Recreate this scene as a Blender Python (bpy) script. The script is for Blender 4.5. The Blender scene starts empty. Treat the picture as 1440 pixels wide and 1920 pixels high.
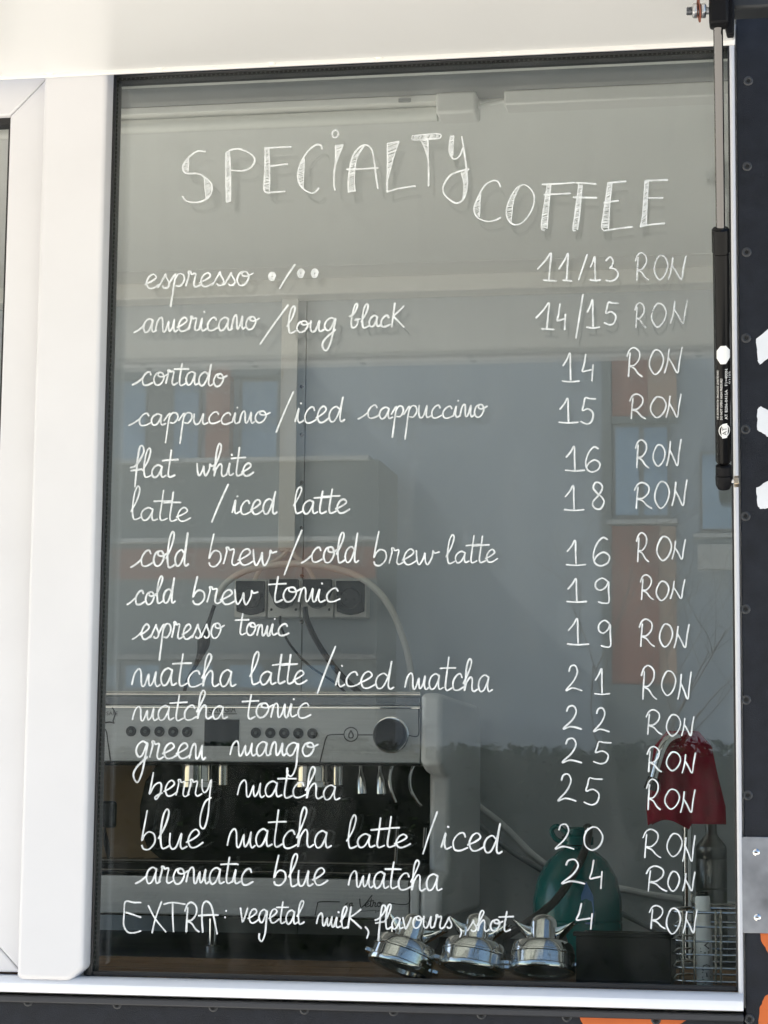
import bpy, bmesh, math, random
from mathutils import Vector, Matrix
random.seed(7)
SC = bpy.context.scene
COL = SC.collection
ZB, WW, HH = 1.30, 0.70, 1.0177            # glass opening: bottom height, width, height (m)
# ------------------------------------------------------------------ camera
CAM = Vector((0.7446, -2.3929, ZB + 0.1935))
YAW, PITCH, ROLL, FPX = 0.1749, 0.1274, 0.0104, 4200.0
fw = Vector((-math.sin(YAW)*math.cos(PITCH), math.cos(YAW)*math.cos(PITCH), math.sin(PITCH)))
r0 = Vector((math.cos(YAW), math.sin(YAW), 0)); u0 = r0.cross(fw)
rt = math.cos(ROLL)*r0 + math.sin(ROLL)*u0
up = -math.sin(ROLL)*r0 + math.cos(ROLL)*u0
cd = bpy.data.cameras.new('camera'); cam = bpy.data.objects.new('camera', cd); COL.objects.link(cam)
m = Matrix((rt, up, -fw)).transposed().to_4x4(); m.translation = CAM
cam.matrix_world = m
cd.sensor_fit = 'VERTICAL'; cd.sensor_height = 36.0; cd.lens = FPX/1920*36; cd.clip_end = 500; cd.clip_start = 0.05
SC.camera = cam
# ------------------------------------------------------------------ sky, sun, exposure
SUN_EL, SUN_AZ = math.radians(46), math.radians(-84)      # azimuth from +Y (behind the kiosk) towards -X
w = bpy.data.worlds.new('World'); SC.world = w; w.use_nodes = True
nt = w.node_tree; nt.nodes.clear()
sky = nt.nodes.new('ShaderNodeTexSky'); sky.sky_type = 'NISHITA'; sky.sun_disc = False
sky.sun_elevation = SUN_EL; sky.sun_rotation = SUN_AZ
bg = nt.nodes.new('ShaderNodeBackground'); bg.inputs[1].default_value = 0.08
ow = nt.nodes.new('ShaderNodeOutputWorld')
nt.links.new(sky.outputs[0], bg.inputs[0]); nt.links.new(bg.outputs[0], ow.inputs[0])
sd = bpy.data.lights.new('sun', 'SUN'); sd.energy = 4.5; sd.angle = math.radians(0.5); sd.color = (1, .965, .91)
so = bpy.data.objects.new('sun', sd); COL.objects.link(so)
sdir = Vector((math.sin(SUN_AZ)*math.cos(SUN_EL), math.cos(SUN_AZ)*math.cos(SUN_EL), math.sin(SUN_EL)))
so.rotation_euler = sdir.to_track_quat('Z', 'Y').to_euler(); so.location = (-4, 3, 8)
vs = SC.view_settings; vs.view_transform = 'Standard'; vs.look = 'None'; vs.gamma = 1; vs.exposure = 1.78
SC.display_settings.display_device = 'sRGB'
SC.render.engine = 'CYCLES'; cy = SC.cycles
cy.max_bounces = 14; cy.diffuse_bounces = 8; cy.glossy_bounces = 8; cy.transparent_max_bounces = 24
cy.use_denoising = True; cy.caustics_reflective = False; cy.caustics_refractive = False
try: cy.denoiser = 'OPENIMAGEDENOISE'; cy.denoising_input_passes = 'RGB_ALBEDO_NORMAL'
except Exception: pass

def ray(x, y): return fw*FPX + rt*(x-720) - up*(y-960)
def P(x, y, Y=0.0):
    d = ray(x, y); return CAM + d*((Y-CAM.y)/d.y)
def V(x, y, D):                                            # a place across the street, met by way of the window glass
    p = P(x, y, D); return Vector((p.x, -p.y, p.z))

# ------------------------------------------------------------------ materials
MATS = {}
def pbr(name, col, rough=.5, metal=0., var=.0, vscale=8., bump=0., bscale=200., coat=0., spec=.5, stretch=None, alpha=1., trans=0.):
    if name in MATS: return MATS[name]
    mt = bpy.data.materials.new(name); mt.use_nodes = True; n = mt.node_tree; b = n.nodes['Principled BSDF']
    b.inputs['Base Color'].default_value = (*col, 1); b.inputs['Roughness'].default_value = rough
    b.inputs['Metallic'].default_value = metal; b.inputs['Coat Weight'].default_value = coat
    b.inputs['Specular IOR Level'].default_value = spec
    b.inputs['Transmission Weight'].default_value = trans; b.inputs['Alpha'].default_value = alpha
    if var or bump:
        tc = n.nodes.new('ShaderNodeTexCoord'); mp = n.nodes.new('ShaderNodeMapping')
        n.links.new(tc.outputs['Object'], mp.inputs[0])
        if stretch: mp.inputs['Scale'].default_value = stretch
    if var:
        nz = n.nodes.new('ShaderNodeTexNoise'); nz.inputs['Scale'].default_value = vscale; nz.inputs['Detail'].default_value = 6
        n.links.new(mp.outputs[0], nz.inputs['Vector'])
        rp = n.nodes.new('ShaderNodeValToRGB')
        rp.color_ramp.elements[0].position = .25; rp.color_ramp.elements[1].position = .75
        rp.color_ramp.elements[0].color = (*[c*(1-var) for c in col], 1)
        rp.color_ramp.elements[1].color = (*[min(1, c*(1+var)) for c in col], 1)
        n.links.new(nz.outputs['Fac'], rp.inputs[0]); n.links.new(rp.outputs[0], b.inputs['Base Color'])
        mr = n.nodes.new('ShaderNodeMapRange'); mr.inputs[3].default_value = max(0, rough*.85); mr.inputs[4].default_value = min(1, rough*1.2)
        n.links.new(nz.outputs['Fac'], mr.inputs[0]); n.links.new(mr.outputs[0], b.inputs['Roughness'])
    if bump:
        n2 = n.nodes.new('ShaderNodeTexNoise'); n2.inputs['Scale'].default_value = bscale; n2.inputs['Detail'].default_value = 3
        n.links.new(mp.outputs[0], n2.inputs['Vector'])
        bp = n.nodes.new('ShaderNodeBump'); bp.inputs['Strength'].default_value = bump; bp.inputs['Distance'].default_value = .002
        n.links.new(n2.outputs['Fac'], bp.inputs['Height']); n.links.new(bp.outputs[0], b.inputs['Normal'])
    MATS[name] = mt; return mt

def glass_mat(name, ior, tint, dust=0.):
    mt = bpy.data.materials.new(name); mt.use_nodes = True; n = mt.node_tree; n.nodes.clear()
    out = n.nodes.new('ShaderNodeOutputMaterial'); mix = n.nodes.new('ShaderNodeMixShader')
    tr = n.nodes.new('ShaderNodeBsdfTransparent'); tr.inputs[0].default_value = (*tint, 1)
    gl = n.nodes.new('ShaderNodeBsdfGlossy'); gl.inputs['Roughness'].default_value = 0.0
    geo = n.nodes.new('ShaderNodeNewGeometry'); mr = n.nodes.new('ShaderNodeMapRange')
    mr.inputs[3].default_value = ior; mr.inputs[4].default_value = 1/ior
    fr = n.nodes.new('ShaderNodeFresnel')
    n.links.new(geo.outputs['Backfacing'], mr.inputs[0]); n.links.new(mr.outputs[0], fr.inputs['IOR'])
    n.links.new(fr.outputs[0], mix.inputs[0]); n.links.new(tr.outputs[0], mix.inputs[1]); n.links.new(gl.outputs[0], mix.inputs[2])
    if dust:
        tc = n.nodes.new('ShaderNodeTexCoord'); mp = n.nodes.new('ShaderNodeMapping'); mp.inputs['Scale'].default_value = (9, 1, 2.2); n.links.new(tc.outputs['Object'], mp.inputs[0])
        n1 = n.nodes.new('ShaderNodeTexNoise'); n1.inputs['Scale'].default_value = 2.5; n1.inputs['Detail'].default_value = 7; n1.inputs['Distortion'].default_value = .8; n.links.new(mp.outputs[0], n1.inputs['Vector'])
        n2 = n.nodes.new('ShaderNodeTexNoise'); n2.inputs['Scale'].default_value = 420; n.links.new(tc.outputs['Object'], n2.inputs['Vector'])
        m1 = n.nodes.new('ShaderNodeMapRange'); m1.inputs[1].default_value = .5; m1.inputs[2].default_value = .8; m1.inputs[3].default_value = 0; m1.inputs[4].default_value = dust
        m2 = n.nodes.new('ShaderNodeMapRange'); m2.inputs[1].default_value = .70; m2.inputs[2].default_value = .76; m2.inputs[3].default_value = 0; m2.inputs[4].default_value = dust*3
        n.links.new(n1.outputs['Fac'], m1.inputs[0]); n.links.new(n2.outputs['Fac'], m2.inputs[0])
        ad = n.nodes.new('ShaderNodeMath'); n.links.new(m1.outputs[0], ad.inputs[0]); n.links.new(m2.outputs[0], ad.inputs[1])
        df = n.nodes.new('ShaderNodeBsdfDiffuse'); df.inputs[0].default_value = (.7, .7, .68, 1)
        mx = n.nodes.new('ShaderNodeMixShader'); n.links.new(ad.outputs[0], mx.inputs[0]); n.links.new(mix.outputs[0], mx.inputs[1]); n.links.new(df.outputs[0], mx.inputs[2]); mix = mx
    n.links.new(mix.outputs[0], out.inputs[0]); return mt

def paint_mat(name, lo, hi):
    mt = bpy.data.materials.new(name); mt.use_nodes = True; n = mt.node_tree; b = n.nodes['Principled BSDF']
    b.inputs['Base Color'].default_value = (.80, .83, .83, 1); b.inputs['Roughness'].default_value = .6
    tc = n.nodes.new('ShaderNodeTexCoord')
    nz = n.nodes.new('ShaderNodeTexNoise'); nz.inputs['Scale'].default_value = 70; nz.inputs['Detail'].default_value = 5
    n.links.new(tc.outputs['Object'], nz.inputs['Vector'])
    mr = n.nodes.new('ShaderNodeMapRange'); mr.inputs[1].default_value = .3; mr.inputs[2].default_value = .62
    mr.inputs[3].default_value = lo; mr.inputs[4].default_value = hi
    n.links.new(nz.outputs['Fac'], mr.inputs[0]); n.links.new(mr.outputs[0], b.inputs['Alpha']); return mt

def wood_mat(name, c1, c2, rough=.45):
    mt = bpy.data.materials.new(name); mt.use_nodes = True; n = mt.node_tree; b = n.nodes['Principled BSDF']
    tc = n.nodes.new('ShaderNodeTexCoord'); mp = n.nodes.new('ShaderNodeMapping'); mp.inputs['Scale'].default_value = (2.5, 30, 30)
    nz = n.nodes.new('ShaderNodeTexNoise'); nz.inputs['Scale'].default_value = 3; nz.inputs['Detail'].default_value = 8; nz.inputs['Distortion'].default_value = .6
    rp = n.nodes.new('ShaderNodeValToRGB'); rp.color_ramp.elements[0].position = .3; rp.color_ramp.elements[1].position = .7
    rp.color_ramp.elements[0].color = (*c1, 1); rp.color_ramp.elements[1].color = (*c2, 1)
    n.links.new(tc.outputs['Object'], mp.inputs[0]); n.links.new(mp.outputs[0], nz.inputs['Vector'])
    n.links.new(nz.outputs['Fac'], rp.inputs[0]); n.links.new(rp.outputs[0], b.inputs['Base Color'])
    b.inputs['Roughness'].default_value = .7; b.inputs['Specular IOR Level'].default_value = .12; return mt

def dotted_mat():
    mt = bpy.data.materials.new('perforated_spacer'); mt.use_nodes = True; n = mt.node_tree; b = n.nodes['Principled BSDF']
    b.inputs['Metallic'].default_value = .6; b.inputs['Roughness'].default_value = .45
    tc = n.nodes.new('ShaderNodeTexCoord'); vo = n.nodes.new('ShaderNodeTexVoronoi'); vo.inputs['Scale'].default_value = 190
    vo.inputs['Randomness'].default_value = 0
    rp = n.nodes.new('ShaderNodeValToRGB'); rp.color_ramp.interpolation = 'CONSTANT'
    rp.color_ramp.elements[0].color = (.13, .13, .125, 1); rp.color_ramp.elements[1].position = .25; rp.color_ramp.elements[1].color = (.06, .06, .055, 1)
    n.links.new(tc.outputs['Object'], vo.inputs['Vector']); n.links.new(vo.outputs['Distance'], rp.inputs[0]); n.links.new(rp.outputs[0], b.inputs['Base Color'])
    return mt

M_WHITE = pbr('white_powder_coat', (.675, .672, .682),   .38, var=.035, vscale=7, bump=.02, bscale=500)
M_FLAP = pbr('cream_sheet', (.85, .845, .82), .30, var=.025, vscale=3, bump=.015, bscale=250)
M_RUBBER = pbr('black_rubber', (.012, .012, .012), .45)
M_SPACER = dotted_mat()
M_GLASS = glass_mat('window_glass', 1.46, (.975, .985, .98), .022)
M_LOWE = glass_mat('coated_inner_glass', 1.78, (.965, .98, .975))
M_PAINT = paint_mat('white_marker_paint', .42, 1.)
M_WORN = paint_mat('worn_marker_paint', .12, .75)
M_BLACK = pbr('black_textured_panel', (.010, .012, .017), .45, var=.35, vscale=60, bump=.35, bscale=900, spec=.28)
M_RIVET = pbr('black_rivet', (.035, .037, .04), .35)
M_HOLE = pbr('dark_hole', (.004, .004, .004), .8)
M_CHROME = pbr('chrome', (.72, .72, .71), .07, 1.)
M_WIRE = pbr('dull_wire', (.5, .49, .47), .22, 1.)
M_PCHROME = pbr('used_chrome', (.62, .62, .615), .06, 1.)
M_STEEL = pbr('brushed_steel', (.56, .575, .58), .42, .55, var=.10, vscale=6, stretch=(1, 1, 60))
M_DSTEEL = pbr('dark_polished_steel', (.14, .135, .13), .2, 1.)
M_GALV = pbr('galvanised_plate', (.30, .31, .33), .42, 1., var=.35, vscale=30)
M_PLAST_B = pbr('black_plastic', (.008, .008, .009), .45, spec=.12)
M_GLOSS_B = pbr('gloss_black_tube', (.005, .0048, .0045), .2, spec=.18)
M_GREYPL = pbr('light_grey_plastic', (.76, .78, .80), .35, var=.03)
M_INWALL = pbr('interior_panel_white', (.53, .575, .61), .45, var=.03, vscale=3)
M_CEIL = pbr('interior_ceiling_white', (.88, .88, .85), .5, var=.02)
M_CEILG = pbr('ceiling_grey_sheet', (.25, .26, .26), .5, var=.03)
M_TRIM = pbr('white_plastic_trim', (.80, .79, .76), .4)
M_WOOD = wood_mat('brown_counter_wood', (.07, .036, .018), (.20, .105, .05))
M_DARK = pbr('dark_cabinet', (.008, .011, .022), .5, var=.2, spec=.2)
M_TEAL = pbr('teal_plastic', (.003, .10, .10), .2, var=.12, vscale=15)
M_RED = pbr('dark_red_cloth', (.24, .004, .026), .9, var=.2, vscale=40, bump=.5, bscale=600)
M_INK = pbr('black_print', (.015, .015, .016), .5)
M_PRINTW = pbr('white_print', (.8, .8, .78), .5)
M_ORANGE = pbr('orange_spray_paint', (.58, .125, .02), .55, var=.12, vscale=20)
M_CHALKW = pbr('white_wall_paint', (.78, .80, .82), .6, var=.06, vscale=40)
M_CABLEW = pbr('white_cable', (.80, .80, .77), .5)
M_CABLEB = pbr('black_cable', (.012, .013, .015), .4)
M_SOCKD = pbr('smoked_lid', (.022, .024, .024), .3, spec=.3)
M_LED = pbr('led_diffuser', (.78, .78, .74), .35)

# ------------------------------------------------------------------ mesh building
class MB:
    def __init__(s): s.v = []; s.f = []
    def add(s, vs, fs):
        o = len(s.v); s.v += [tuple(v) for v in vs]; s.f += [tuple(i+o for i in f) for f in fs]; return s
    def box(s, a, b):
        x0, x1 = sorted((a[0], b[0])); y0, y1 = sorted((a[1], b[1])); z0, z1 = sorted((a[2], b[2]))
        return s.add([(x0,y0,z0),(x1,y0,z0),(x1,y1,z0),(x0,y1,z0),(x0,y0,z1),(x1,y0,z1),(x1,y1,z1),(x0,y1,z1)],
              [(0,3,2,1),(4,5,6,7),(0,1,5,4),(1,2,6,5),(2,3,7,6),(3,0,4,7)])
    def boxpx(s, x0, y0, x1, y1, Yf, Yb):                   # front face spans these sight lines at depth Yf
        xm, ym = (x0+x1)/2, (y0+y1)/2
        return s.box((P(x0, ym, Yf).x, Yf, P(xm, y1, Yf).z), (P(x1, ym, Yf).x, Yb, P(xm, y0, Yf).z))
    def prism(s, pts, d):                                    # polygon (3D points) pushed along d
        n = len(pts); d = Vector(d); a = [Vector(p) for p in pts]; b = [p+d for p in a]
        return s.add(a+b, [tuple(range(n)), tuple(range(2*n-1, n-1, -1))] + [(i, i+n, (i+1) % n+n, (i+1) % n) for i in range(n)])
    def loft(s, rings, cap=True):
        n = len(rings[0]); vs = [p for r in rings for p in r]; fs = []
        for k in range(len(rings)-1):
            for i in range(n):
                j = (i+1) % n; fs.append((k*n+i, k*n+j, (k+1)*n+j, (k+1)*n+i))
        if cap: fs += [tuple(range(n-1, -1, -1)), tuple((len(rings)-1)*n+i for i in range(n))]
        return s.add(vs, fs)
    def lathe(s, prof, base, axis=(0, 0, 1), n=32, cap=True):   # prof: (radius, height)
        ax = Vector(axis).normalized(); t = Vector((1, 0, 0)) if abs(ax.x) < .9 else Vector((0, 1, 0))
        e1 = ax.cross(t).normalized(); e2 = ax.cross(e1); B = Vector(base)
        return s.loft([[B+ax*h+(e1*math.cos(2*math.pi*i/n)+e2*math.sin(2*math.pi*i/n))*max(r, 1e-5) for i in range(n)] for r, h in prof], cap)
    def cyl(s, a, b, r, n=20, r2=None):
        a, b = Vector(a), Vector(b); return s.lathe([(r, 0), (r if r2 is None else r2, (b-a).length)], a, b-a, n)
    def tube(s, pts, r, n=10, sub=6, closed=False):
        p = smooth([Vector(q) for q in pts], sub) if sub > 1 else [Vector(q) for q in pts]
        rings = []; e = None
        for i, q in enumerate(p):
            if closed: t = p[(i+1) % len(p)]-p[i-1]
            else: t = p[min(i+1, len(p)-1)]-p[max(i-1, 0)]
            t.normalize()
            if e is None: e = t.cross(Vector((.31, .77, .55))).normalized()
            e = (e-t*e.dot(t)).normalized(); g = t.cross(e)
            rr = r(i/(len(p)-1)) if callable(r) else r
            rings.append([q+(e*math.cos(2*math.pi*k/n)+g*math.sin(2*math.pi*k/n))*rr for k in range(n)])
        if closed: rings.append(rings[0])
        return s.loft(rings, not closed)
    def build(s, name, mat, parent=None, bevel=0., smoothed=False, seg=2):
        me = bpy.data.meshes.new(name); me.from_pydata(s.v, [], s.f); me.validate()
        bm = bmesh.new(); bm.from_mesh(me); bmesh.ops.recalc_face_normals(bm, faces=bm.faces); bm.to_mesh(me); bm.free()
        if smoothed:
            me.shade_smooth(); me.set_sharp_from_angle(angle=math.radians(35))
        me.materials.append(mat); o = bpy.data.objects.new(name, me); COL.objects.link(o); adopt(o, parent)
        if bevel:
            bv = o.modifiers.new('bevel', 'BEVEL'); bv.width = bevel; bv.segments = seg; bv.limit_method = 'ANGLE'; bv.angle_limit = math.radians(40)
            me.shade_smooth(); me.set_sharp_from_angle(angle=math.radians(60))
        return o
def smooth(p, sub=6):
    out = []
    for i in range(len(p)-1):
        a, b, c, d = p[max(i-1, 0)], p[i], p[i+1], p[min(i+2, len(p)-1)]
        for k in range(sub):
            t = k/sub
            out.append(.5*((2*b)+(c-a)*t+(2*a-5*b+4*c-d)*t*t+(3*b-3*c+d-a)*t*t*t))
    out.append(p[-1]); return out
def adopt(o, parent):
    if parent is None: return
    o.parent = parent
    if parent.type == 'EMPTY': o.matrix_parent_inverse = Matrix.Translation(-Vector(parent['_base']))
def thing(name, label, cat, loc, group=None):
    o = bpy.data.objects.new(name, None); COL.objects.link(o); o.location = loc; o['_base'] = list(loc); o.empty_display_size = .05
    return tag(o, label, cat, group)
def tag(o, label, cat, group=None):
    o['label'] = label; o['category'] = cat
    if group: o['group'] = group
    return o
def text_mesh(body, name):                                   # glyph outlines as verts/faces in unit box, scaled later
    cu = bpy.data.curves.new(name, 'FONT'); cu.body = body; cu.resolution_u = 2
    ob = bpy.data.objects.new(name, cu); COL.objects.link(ob)
    dg = bpy.context.evaluated_depsgraph_get(); dg.update()
    me = bpy.data.meshes.new_from_object(ob.evaluated_get(dg))
    vs = [v.co.copy() for v in me.vertices]; fs = [tuple(p.vertices) for p in me.polygons]
    bpy.data.objects.remove(ob); bpy.data.curves.remove(cu); bpy.data.meshes.remove(me)
    x0 = min(v.x for v in vs); x1 = max(v.x for v in vs); y0 = min(v.y for v in vs); y1 = max(v.y for v in vs)
    return [((v.x-x0)/(x1-x0), (v.y-y0)/(y1-y0)) for v in vs], fs

# ------------------------------------------------------------------ handwriting: pen strokes
G = {
 'a': (1.0, [[(.75,.85),(.5,1.0),(.2,.8),(.08,.4),(.22,.02),(.48,.1),(.7,.6),(.77,.95),(.72,.4),(.82,.03),(1.08,.14)]]),
 'b': (.9, [[(.2,2.1),(.08,1.2),(.0,.45),(.12,.75),(.35,.95),(.65,.8),(.7,.35),(.42,-.02),(.12,.0),(.02,.2)]]),
 'B': (.8, [[(-.15,1.05),(.2,1.25),(.45,1.9),(.35,2.1),(.2,1.8),(.05,.8),(.1,.1),(.35,0.05),(.55,.4),(.5,.75),(.3,.7),(.75,.8)]]),
 'c': (.88, [[(.75,.78),(.62,1.0),(.35,.9),(.12,.5),(.2,.06),(.5,.0),(.9,.2)]]),
 'd': (1.08, [[(.7,.85),(.5,1.0),(.2,.8),(.08,.4),(.22,.02),(.5,.12),(.78,.85),(.92,2.0),(.86,1.2),(.8,.25),(.92,.0),(1.12,.12)]]),
 'e': (.86, [[(.0,.3),(.4,.5),(.7,.78),(.52,1.02),(.25,.85),(.1,.42),(.25,.04),(.55,.02),(.95,.28)]]),
 'f': (.75, [[(-.1,.75),(.3,.95),(.75,1.7),(.7,2.1),(.48,2.1),(.38,1.4),(.32,0),(.3,-1.1)],[(-.05,.5),(.7,.62)]]),
 'g': (1.0, [[(.78,.85),(.5,1.02),(.2,.8),(.08,.4),(.25,.05),(.5,.15),(.8,.95),(.78,.2),(.74,-.7),(.5,-1.25),(.22,-1.1),(.2,-.75)]]),
 'q': (1.0, [[(.78,.85),(.5,1.02),(.2,.8),(.08,.4),(.25,.05),(.5,.15),(.8,.95),(.72,.2),(.55,-.8),(.28,-1.3),(.0,-.95),(.2,-.5),(.85,.05)]]),
 'h': (.98, [[(.0,.5),(.35,1.4),(.48,1.95),(.32,2.15),(.17,1.7),(.12,.8),(.1,.0),(.2,.55),(.45,.95),(.6,.8),(.62,.2),(.76,.0),(1.0,.15)]]),
 'i': (.52, [[(.0,.1),(.2,.98),(.16,.35),(.28,.02),(.55,.16)],[(.3,1.48),(.33,1.4)]]),
 'k': (.95, [[(.22,2.0),(.16,1.0),(.1,.0)],[(.85,1.75),(.45,1.25),(.2,.95),(.5,.55),(.95,-.02)]]),
 'l': (.6, [[(.0,.55),(.35,1.3),(.5,1.95),(.36,2.15),(.18,1.75),(.1,.8),(.2,.06),(.4,.0),(.65,.15)]]),
 'm': (1.55, [[(.0,.1),(.12,.75),(.34,1.05),(.48,.85),(.52,.3),(.58,.02),(.72,.08),(.92,.75),(.93,.35),(1.02,.04),(1.2,.3),(1.32,.9),(1.3,.3),(1.42,.0),(1.6,.12)]]),
 'n': (1.0, [[(.0,.05),(.12,.75),(.28,1.0),(.38,.8),(.4,.3),(.48,.02),(.64,.25),(.8,.92),(.8,.3),(.9,.0),(1.06,.14)]]),
 'o': (.98, [[(.55,1.0),(.25,.88),(.1,.42),(.28,.02),(.6,.08),(.82,.55),(.68,.95),(.42,.95),(.42,.72),(.7,.66),(1.08,.85)]]),
 'p': (1.0, [[(-.05,.3),(.32,.95),(.26,.2),(.2,-.6),(.14,-1.35)],[(.28,.55),(.5,.95),(.8,.9),(.88,.5),(.65,.1),(.38,.12)]]),
 'r': (.8, [[(.0,.1),(.14,.85),(.1,1.12),(.24,1.12),(.3,.95),(.55,.98),(.5,.5),(.48,.15),(.62,.0),(.88,.15)]]),
 's': (.72, [[(.0,.05),(.3,.7),(.42,1.0),(.46,.8),(.68,.35),(.6,.05),(.38,.02),(.28,.15)]]),
 't': (.62, [[(.34,2.0),(.28,1.2),(.22,.3),(.34,.0),(.68,.16)],[(-.22,1.32),(.3,1.36),(.85,1.38)]]),
 'u': (.95, [[(.04,.95),(.04,.35),(.18,.02),(.42,.15),(.66,.95),(.63,.3),(.74,.02),(1.0,.15)]]),
 'v': (.75, [[(.0,1.0),(.15,.4),(.27,.0),(.45,.35),(.66,1.0)]]),
 'w': (1.3, [[(.0,.98),(.08,.3),(.24,.02),(.46,.45),(.54,.82),(.58,.3),(.74,.0),(.98,.5),(1.02,.95),(1.12,.78),(1.4,.85)]]),
 'y': (.85, [[(.05,1.0),(.08,.5),(.24,.2),(.48,.4),(.68,1.0),(.64,.1),(.6,-.9),(.4,-1.5),(.12,-1.4),(.1,-.9),(.35,-.3),(.75,-.1)]]),
 'N': (1.0, [[(.18,1.75),(.05,.6),(.0,.15),(.3,.75),(.65,.95),(.8,.75),(.75,.2),(.5,-.15),(.4,-.05),(.6,.1),(.9,.25)]]),
 'V': (1.1, [[(.0,1.6),(.3,.0),(.75,2.2)]]), 'L': (.8, [[(.5,1.3),(.2,1.0),(.05,.3),(.2,.0),(.6,.15)]]),
}
C = {  # capitals and figures in a unit box
 '1': [[(.05,.56),(.28,.78),(.46,1.0),(.48,.5),(.5,.06)],[(.0,.03),(.5,.0),(1.0,.03)]],
 'I': [[(.0,.44),(.42,.74),(.72,1.0),(.66,.5),(.6,.05)],[(.32,.03),(.66,.02),(1.0,.0)]],
 '2': [[(.2,.78),(.3,.97),(.58,1.0),(.72,.75),(.5,.4),(.1,.1),(.02,.0),(.35,.1),(.65,.08),(1.0,.0)]],
 '3': [[(.05,.85),(.35,1.0),(.6,.85),(.5,.62),(.35,.55),(.75,.5),(1.0,.3),(.8,.08),(.4,.0),(.05,.03)]],
 '4': [[(.3,1.0),(.15,.6),(.0,.36),(.4,.38),(.82,.42)],[(.95,.6),(.9,.3),(.86,.0)]],
 '5': [[(1.0,.96),(.6,.97),(.3,1.0),(.2,.75),(.12,.52),(.5,.58),(.82,.4),(.72,.1),(.4,.0),(.0,.1)]],
 '6': [[(.88,.93),(.6,1.0),(.25,.78),(.05,.4),(.15,.1),(.5,.0),(.9,.12),(.98,.35),(.65,.48),(.3,.38),(.12,.22)]],
 '8': [[(.55,.55),(.15,.78),(.3,1.0),(.7,.97),(.85,.78),(.55,.52),(.1,.25),(.25,.03),(.7,.0),(.98,.25),(.8,.45),(.5,.57),(.2,.74)]],
 '9': [[(.85,.88),(.5,1.0),(.1,.85),(.08,.62),(.4,.52),(.75,.65),(.92,.85),(.93,.5),(.95,.05),(.6,.0),(.25,.05)]],
 '0': [[(.25,.95),(.05,.6),(.1,.2),(.45,.0),(.85,.2),(1.0,.6),(.75,.95),(.45,1.0),(.1,.8)]],
 '/': [[(1.0,1.0),(.55,.55),(.0,.0)]],
 'R': [[(.02,.7),(.2,.93),(.5,1.0),(.82,.85),(.8,.6),(.5,.4),(.22,.38)],[(.22,.82),(.16,.4),(.12,.0)],[(.2,.36),(.5,.28),(.75,.1),(1.0,.0)]],
 'O': [[(.35,.97),(.08,.65),(.05,.3),(.4,.0),(.8,.2),(1.0,.6),(.8,.92),(.45,1.0),(.2,.85)]],
 'N': [[(.26,.92),(.16,.4),(.0,.02)],[(.2,.62),(.45,.35),(.74,.02),(.86,.5),(1.0,1.0)]],
 'E': [[(1.0,.98),(.6,.98),(.12,1.0),(.05,.6),(.03,.25),(.25,.03),(.6,.0),(1.0,.06)],[(.15,.66),(.5,.6),(1.0,.5)]],
 'X': [[(.0,.88),(.4,.45),(1.0,.03)],[(.75,1.0),(.4,.45),(.22,.0)]],
 'T': [[(.0,.92),(.4,.98),(1.0,.92)],[(.42,.95),(.42,.5),(.46,.0)]],
 'A': [[(.22,.05),(.18,.5),(.22,.88),(.42,1.0),(.66,.85),(.8,.45),(.95,.0)],[(.0,.56),(.5,.58),(1.0,.58)]],
}
ZST = [0]
def ribbon(mb, pts, wid, mapf, taper=True, sub=5):           # flat pen line with rounded ends, 0.2 mm thick
    if mapf is on_glass: wid *= .67
    p = [Vector((a, b, 0)) for a, b in pts]
    if sub > 1 and len(p) > 2: p = smooth(p, sub)
    q = [p[0]]
    for a in p[1:]:
        if (a-q[-1]).length > .6: q.append(a)
    p = q
    if len(p) < 2: p = [p[0], p[0]+Vector((1, 0, 0))]
    t0 = (p[0]-p[1]).normalized(); t1 = (p[-1]-p[-2]).normalized()
    L, Rr = [], []; n = len(p); ws = []
    ph = random.random()*6
    for i in range(n):
        t = (p[min(i+1, n-1)]-p[max(i-1, 0)]); t.normalize(); nn = Vector((-t.y, t.x, 0))
        h = wid/2*(1+.10*math.sin(i*.35+ph)+random.uniform(-.05, .05)); L.append(p[i]+nn*h); Rr.append(p[i]-nn*h)
    e0, e1 = p[0]+t0*wid*.38, p[-1]+t1*wid*.38
    def shrink(v, c, k): return c+(v-c)*k
    L = [shrink(L[0], p[0], .62)+t0*wid*.3]+L+[shrink(L[-1], p[-1], .62)+t1*wid*.3]
    Rr = [shrink(Rr[0], p[0], .62)+t0*wid*.3]+Rr+[shrink(Rr[-1], p[-1], .62)+t1*wid*.3]
    n = len(L); ZST[0] = (ZST[0]+1) % 14; base = ZST[0]*.00001
    vs = []
    for k, th in ((0, 0.), (1, .0002)):
        for i in range(n):
            off = th+base+.00012*i/n
            vs += [mapf(L[i].x, L[i].y, off), mapf(Rr[i].x, Rr[i].y, off)]
    fs = []
    for i in range(n-1):
        a = 2*i; b = 2*n+2*i
        fs += [(a, a+1, a+3, a+2), (b, b+2, b+3, b+1), (a, a+2, b+2, b), (a+1, b+1, b+3, a+3)]
    fs += [(0, 2*n, 2*n+1, 1), (2*n-2, 2*n-1, 4*n-1, 4*n-2)]
    mb.add(vs, fs)
def on_glass(x, y, off):
    p = P(x, y, -.0004-off); return p
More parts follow.
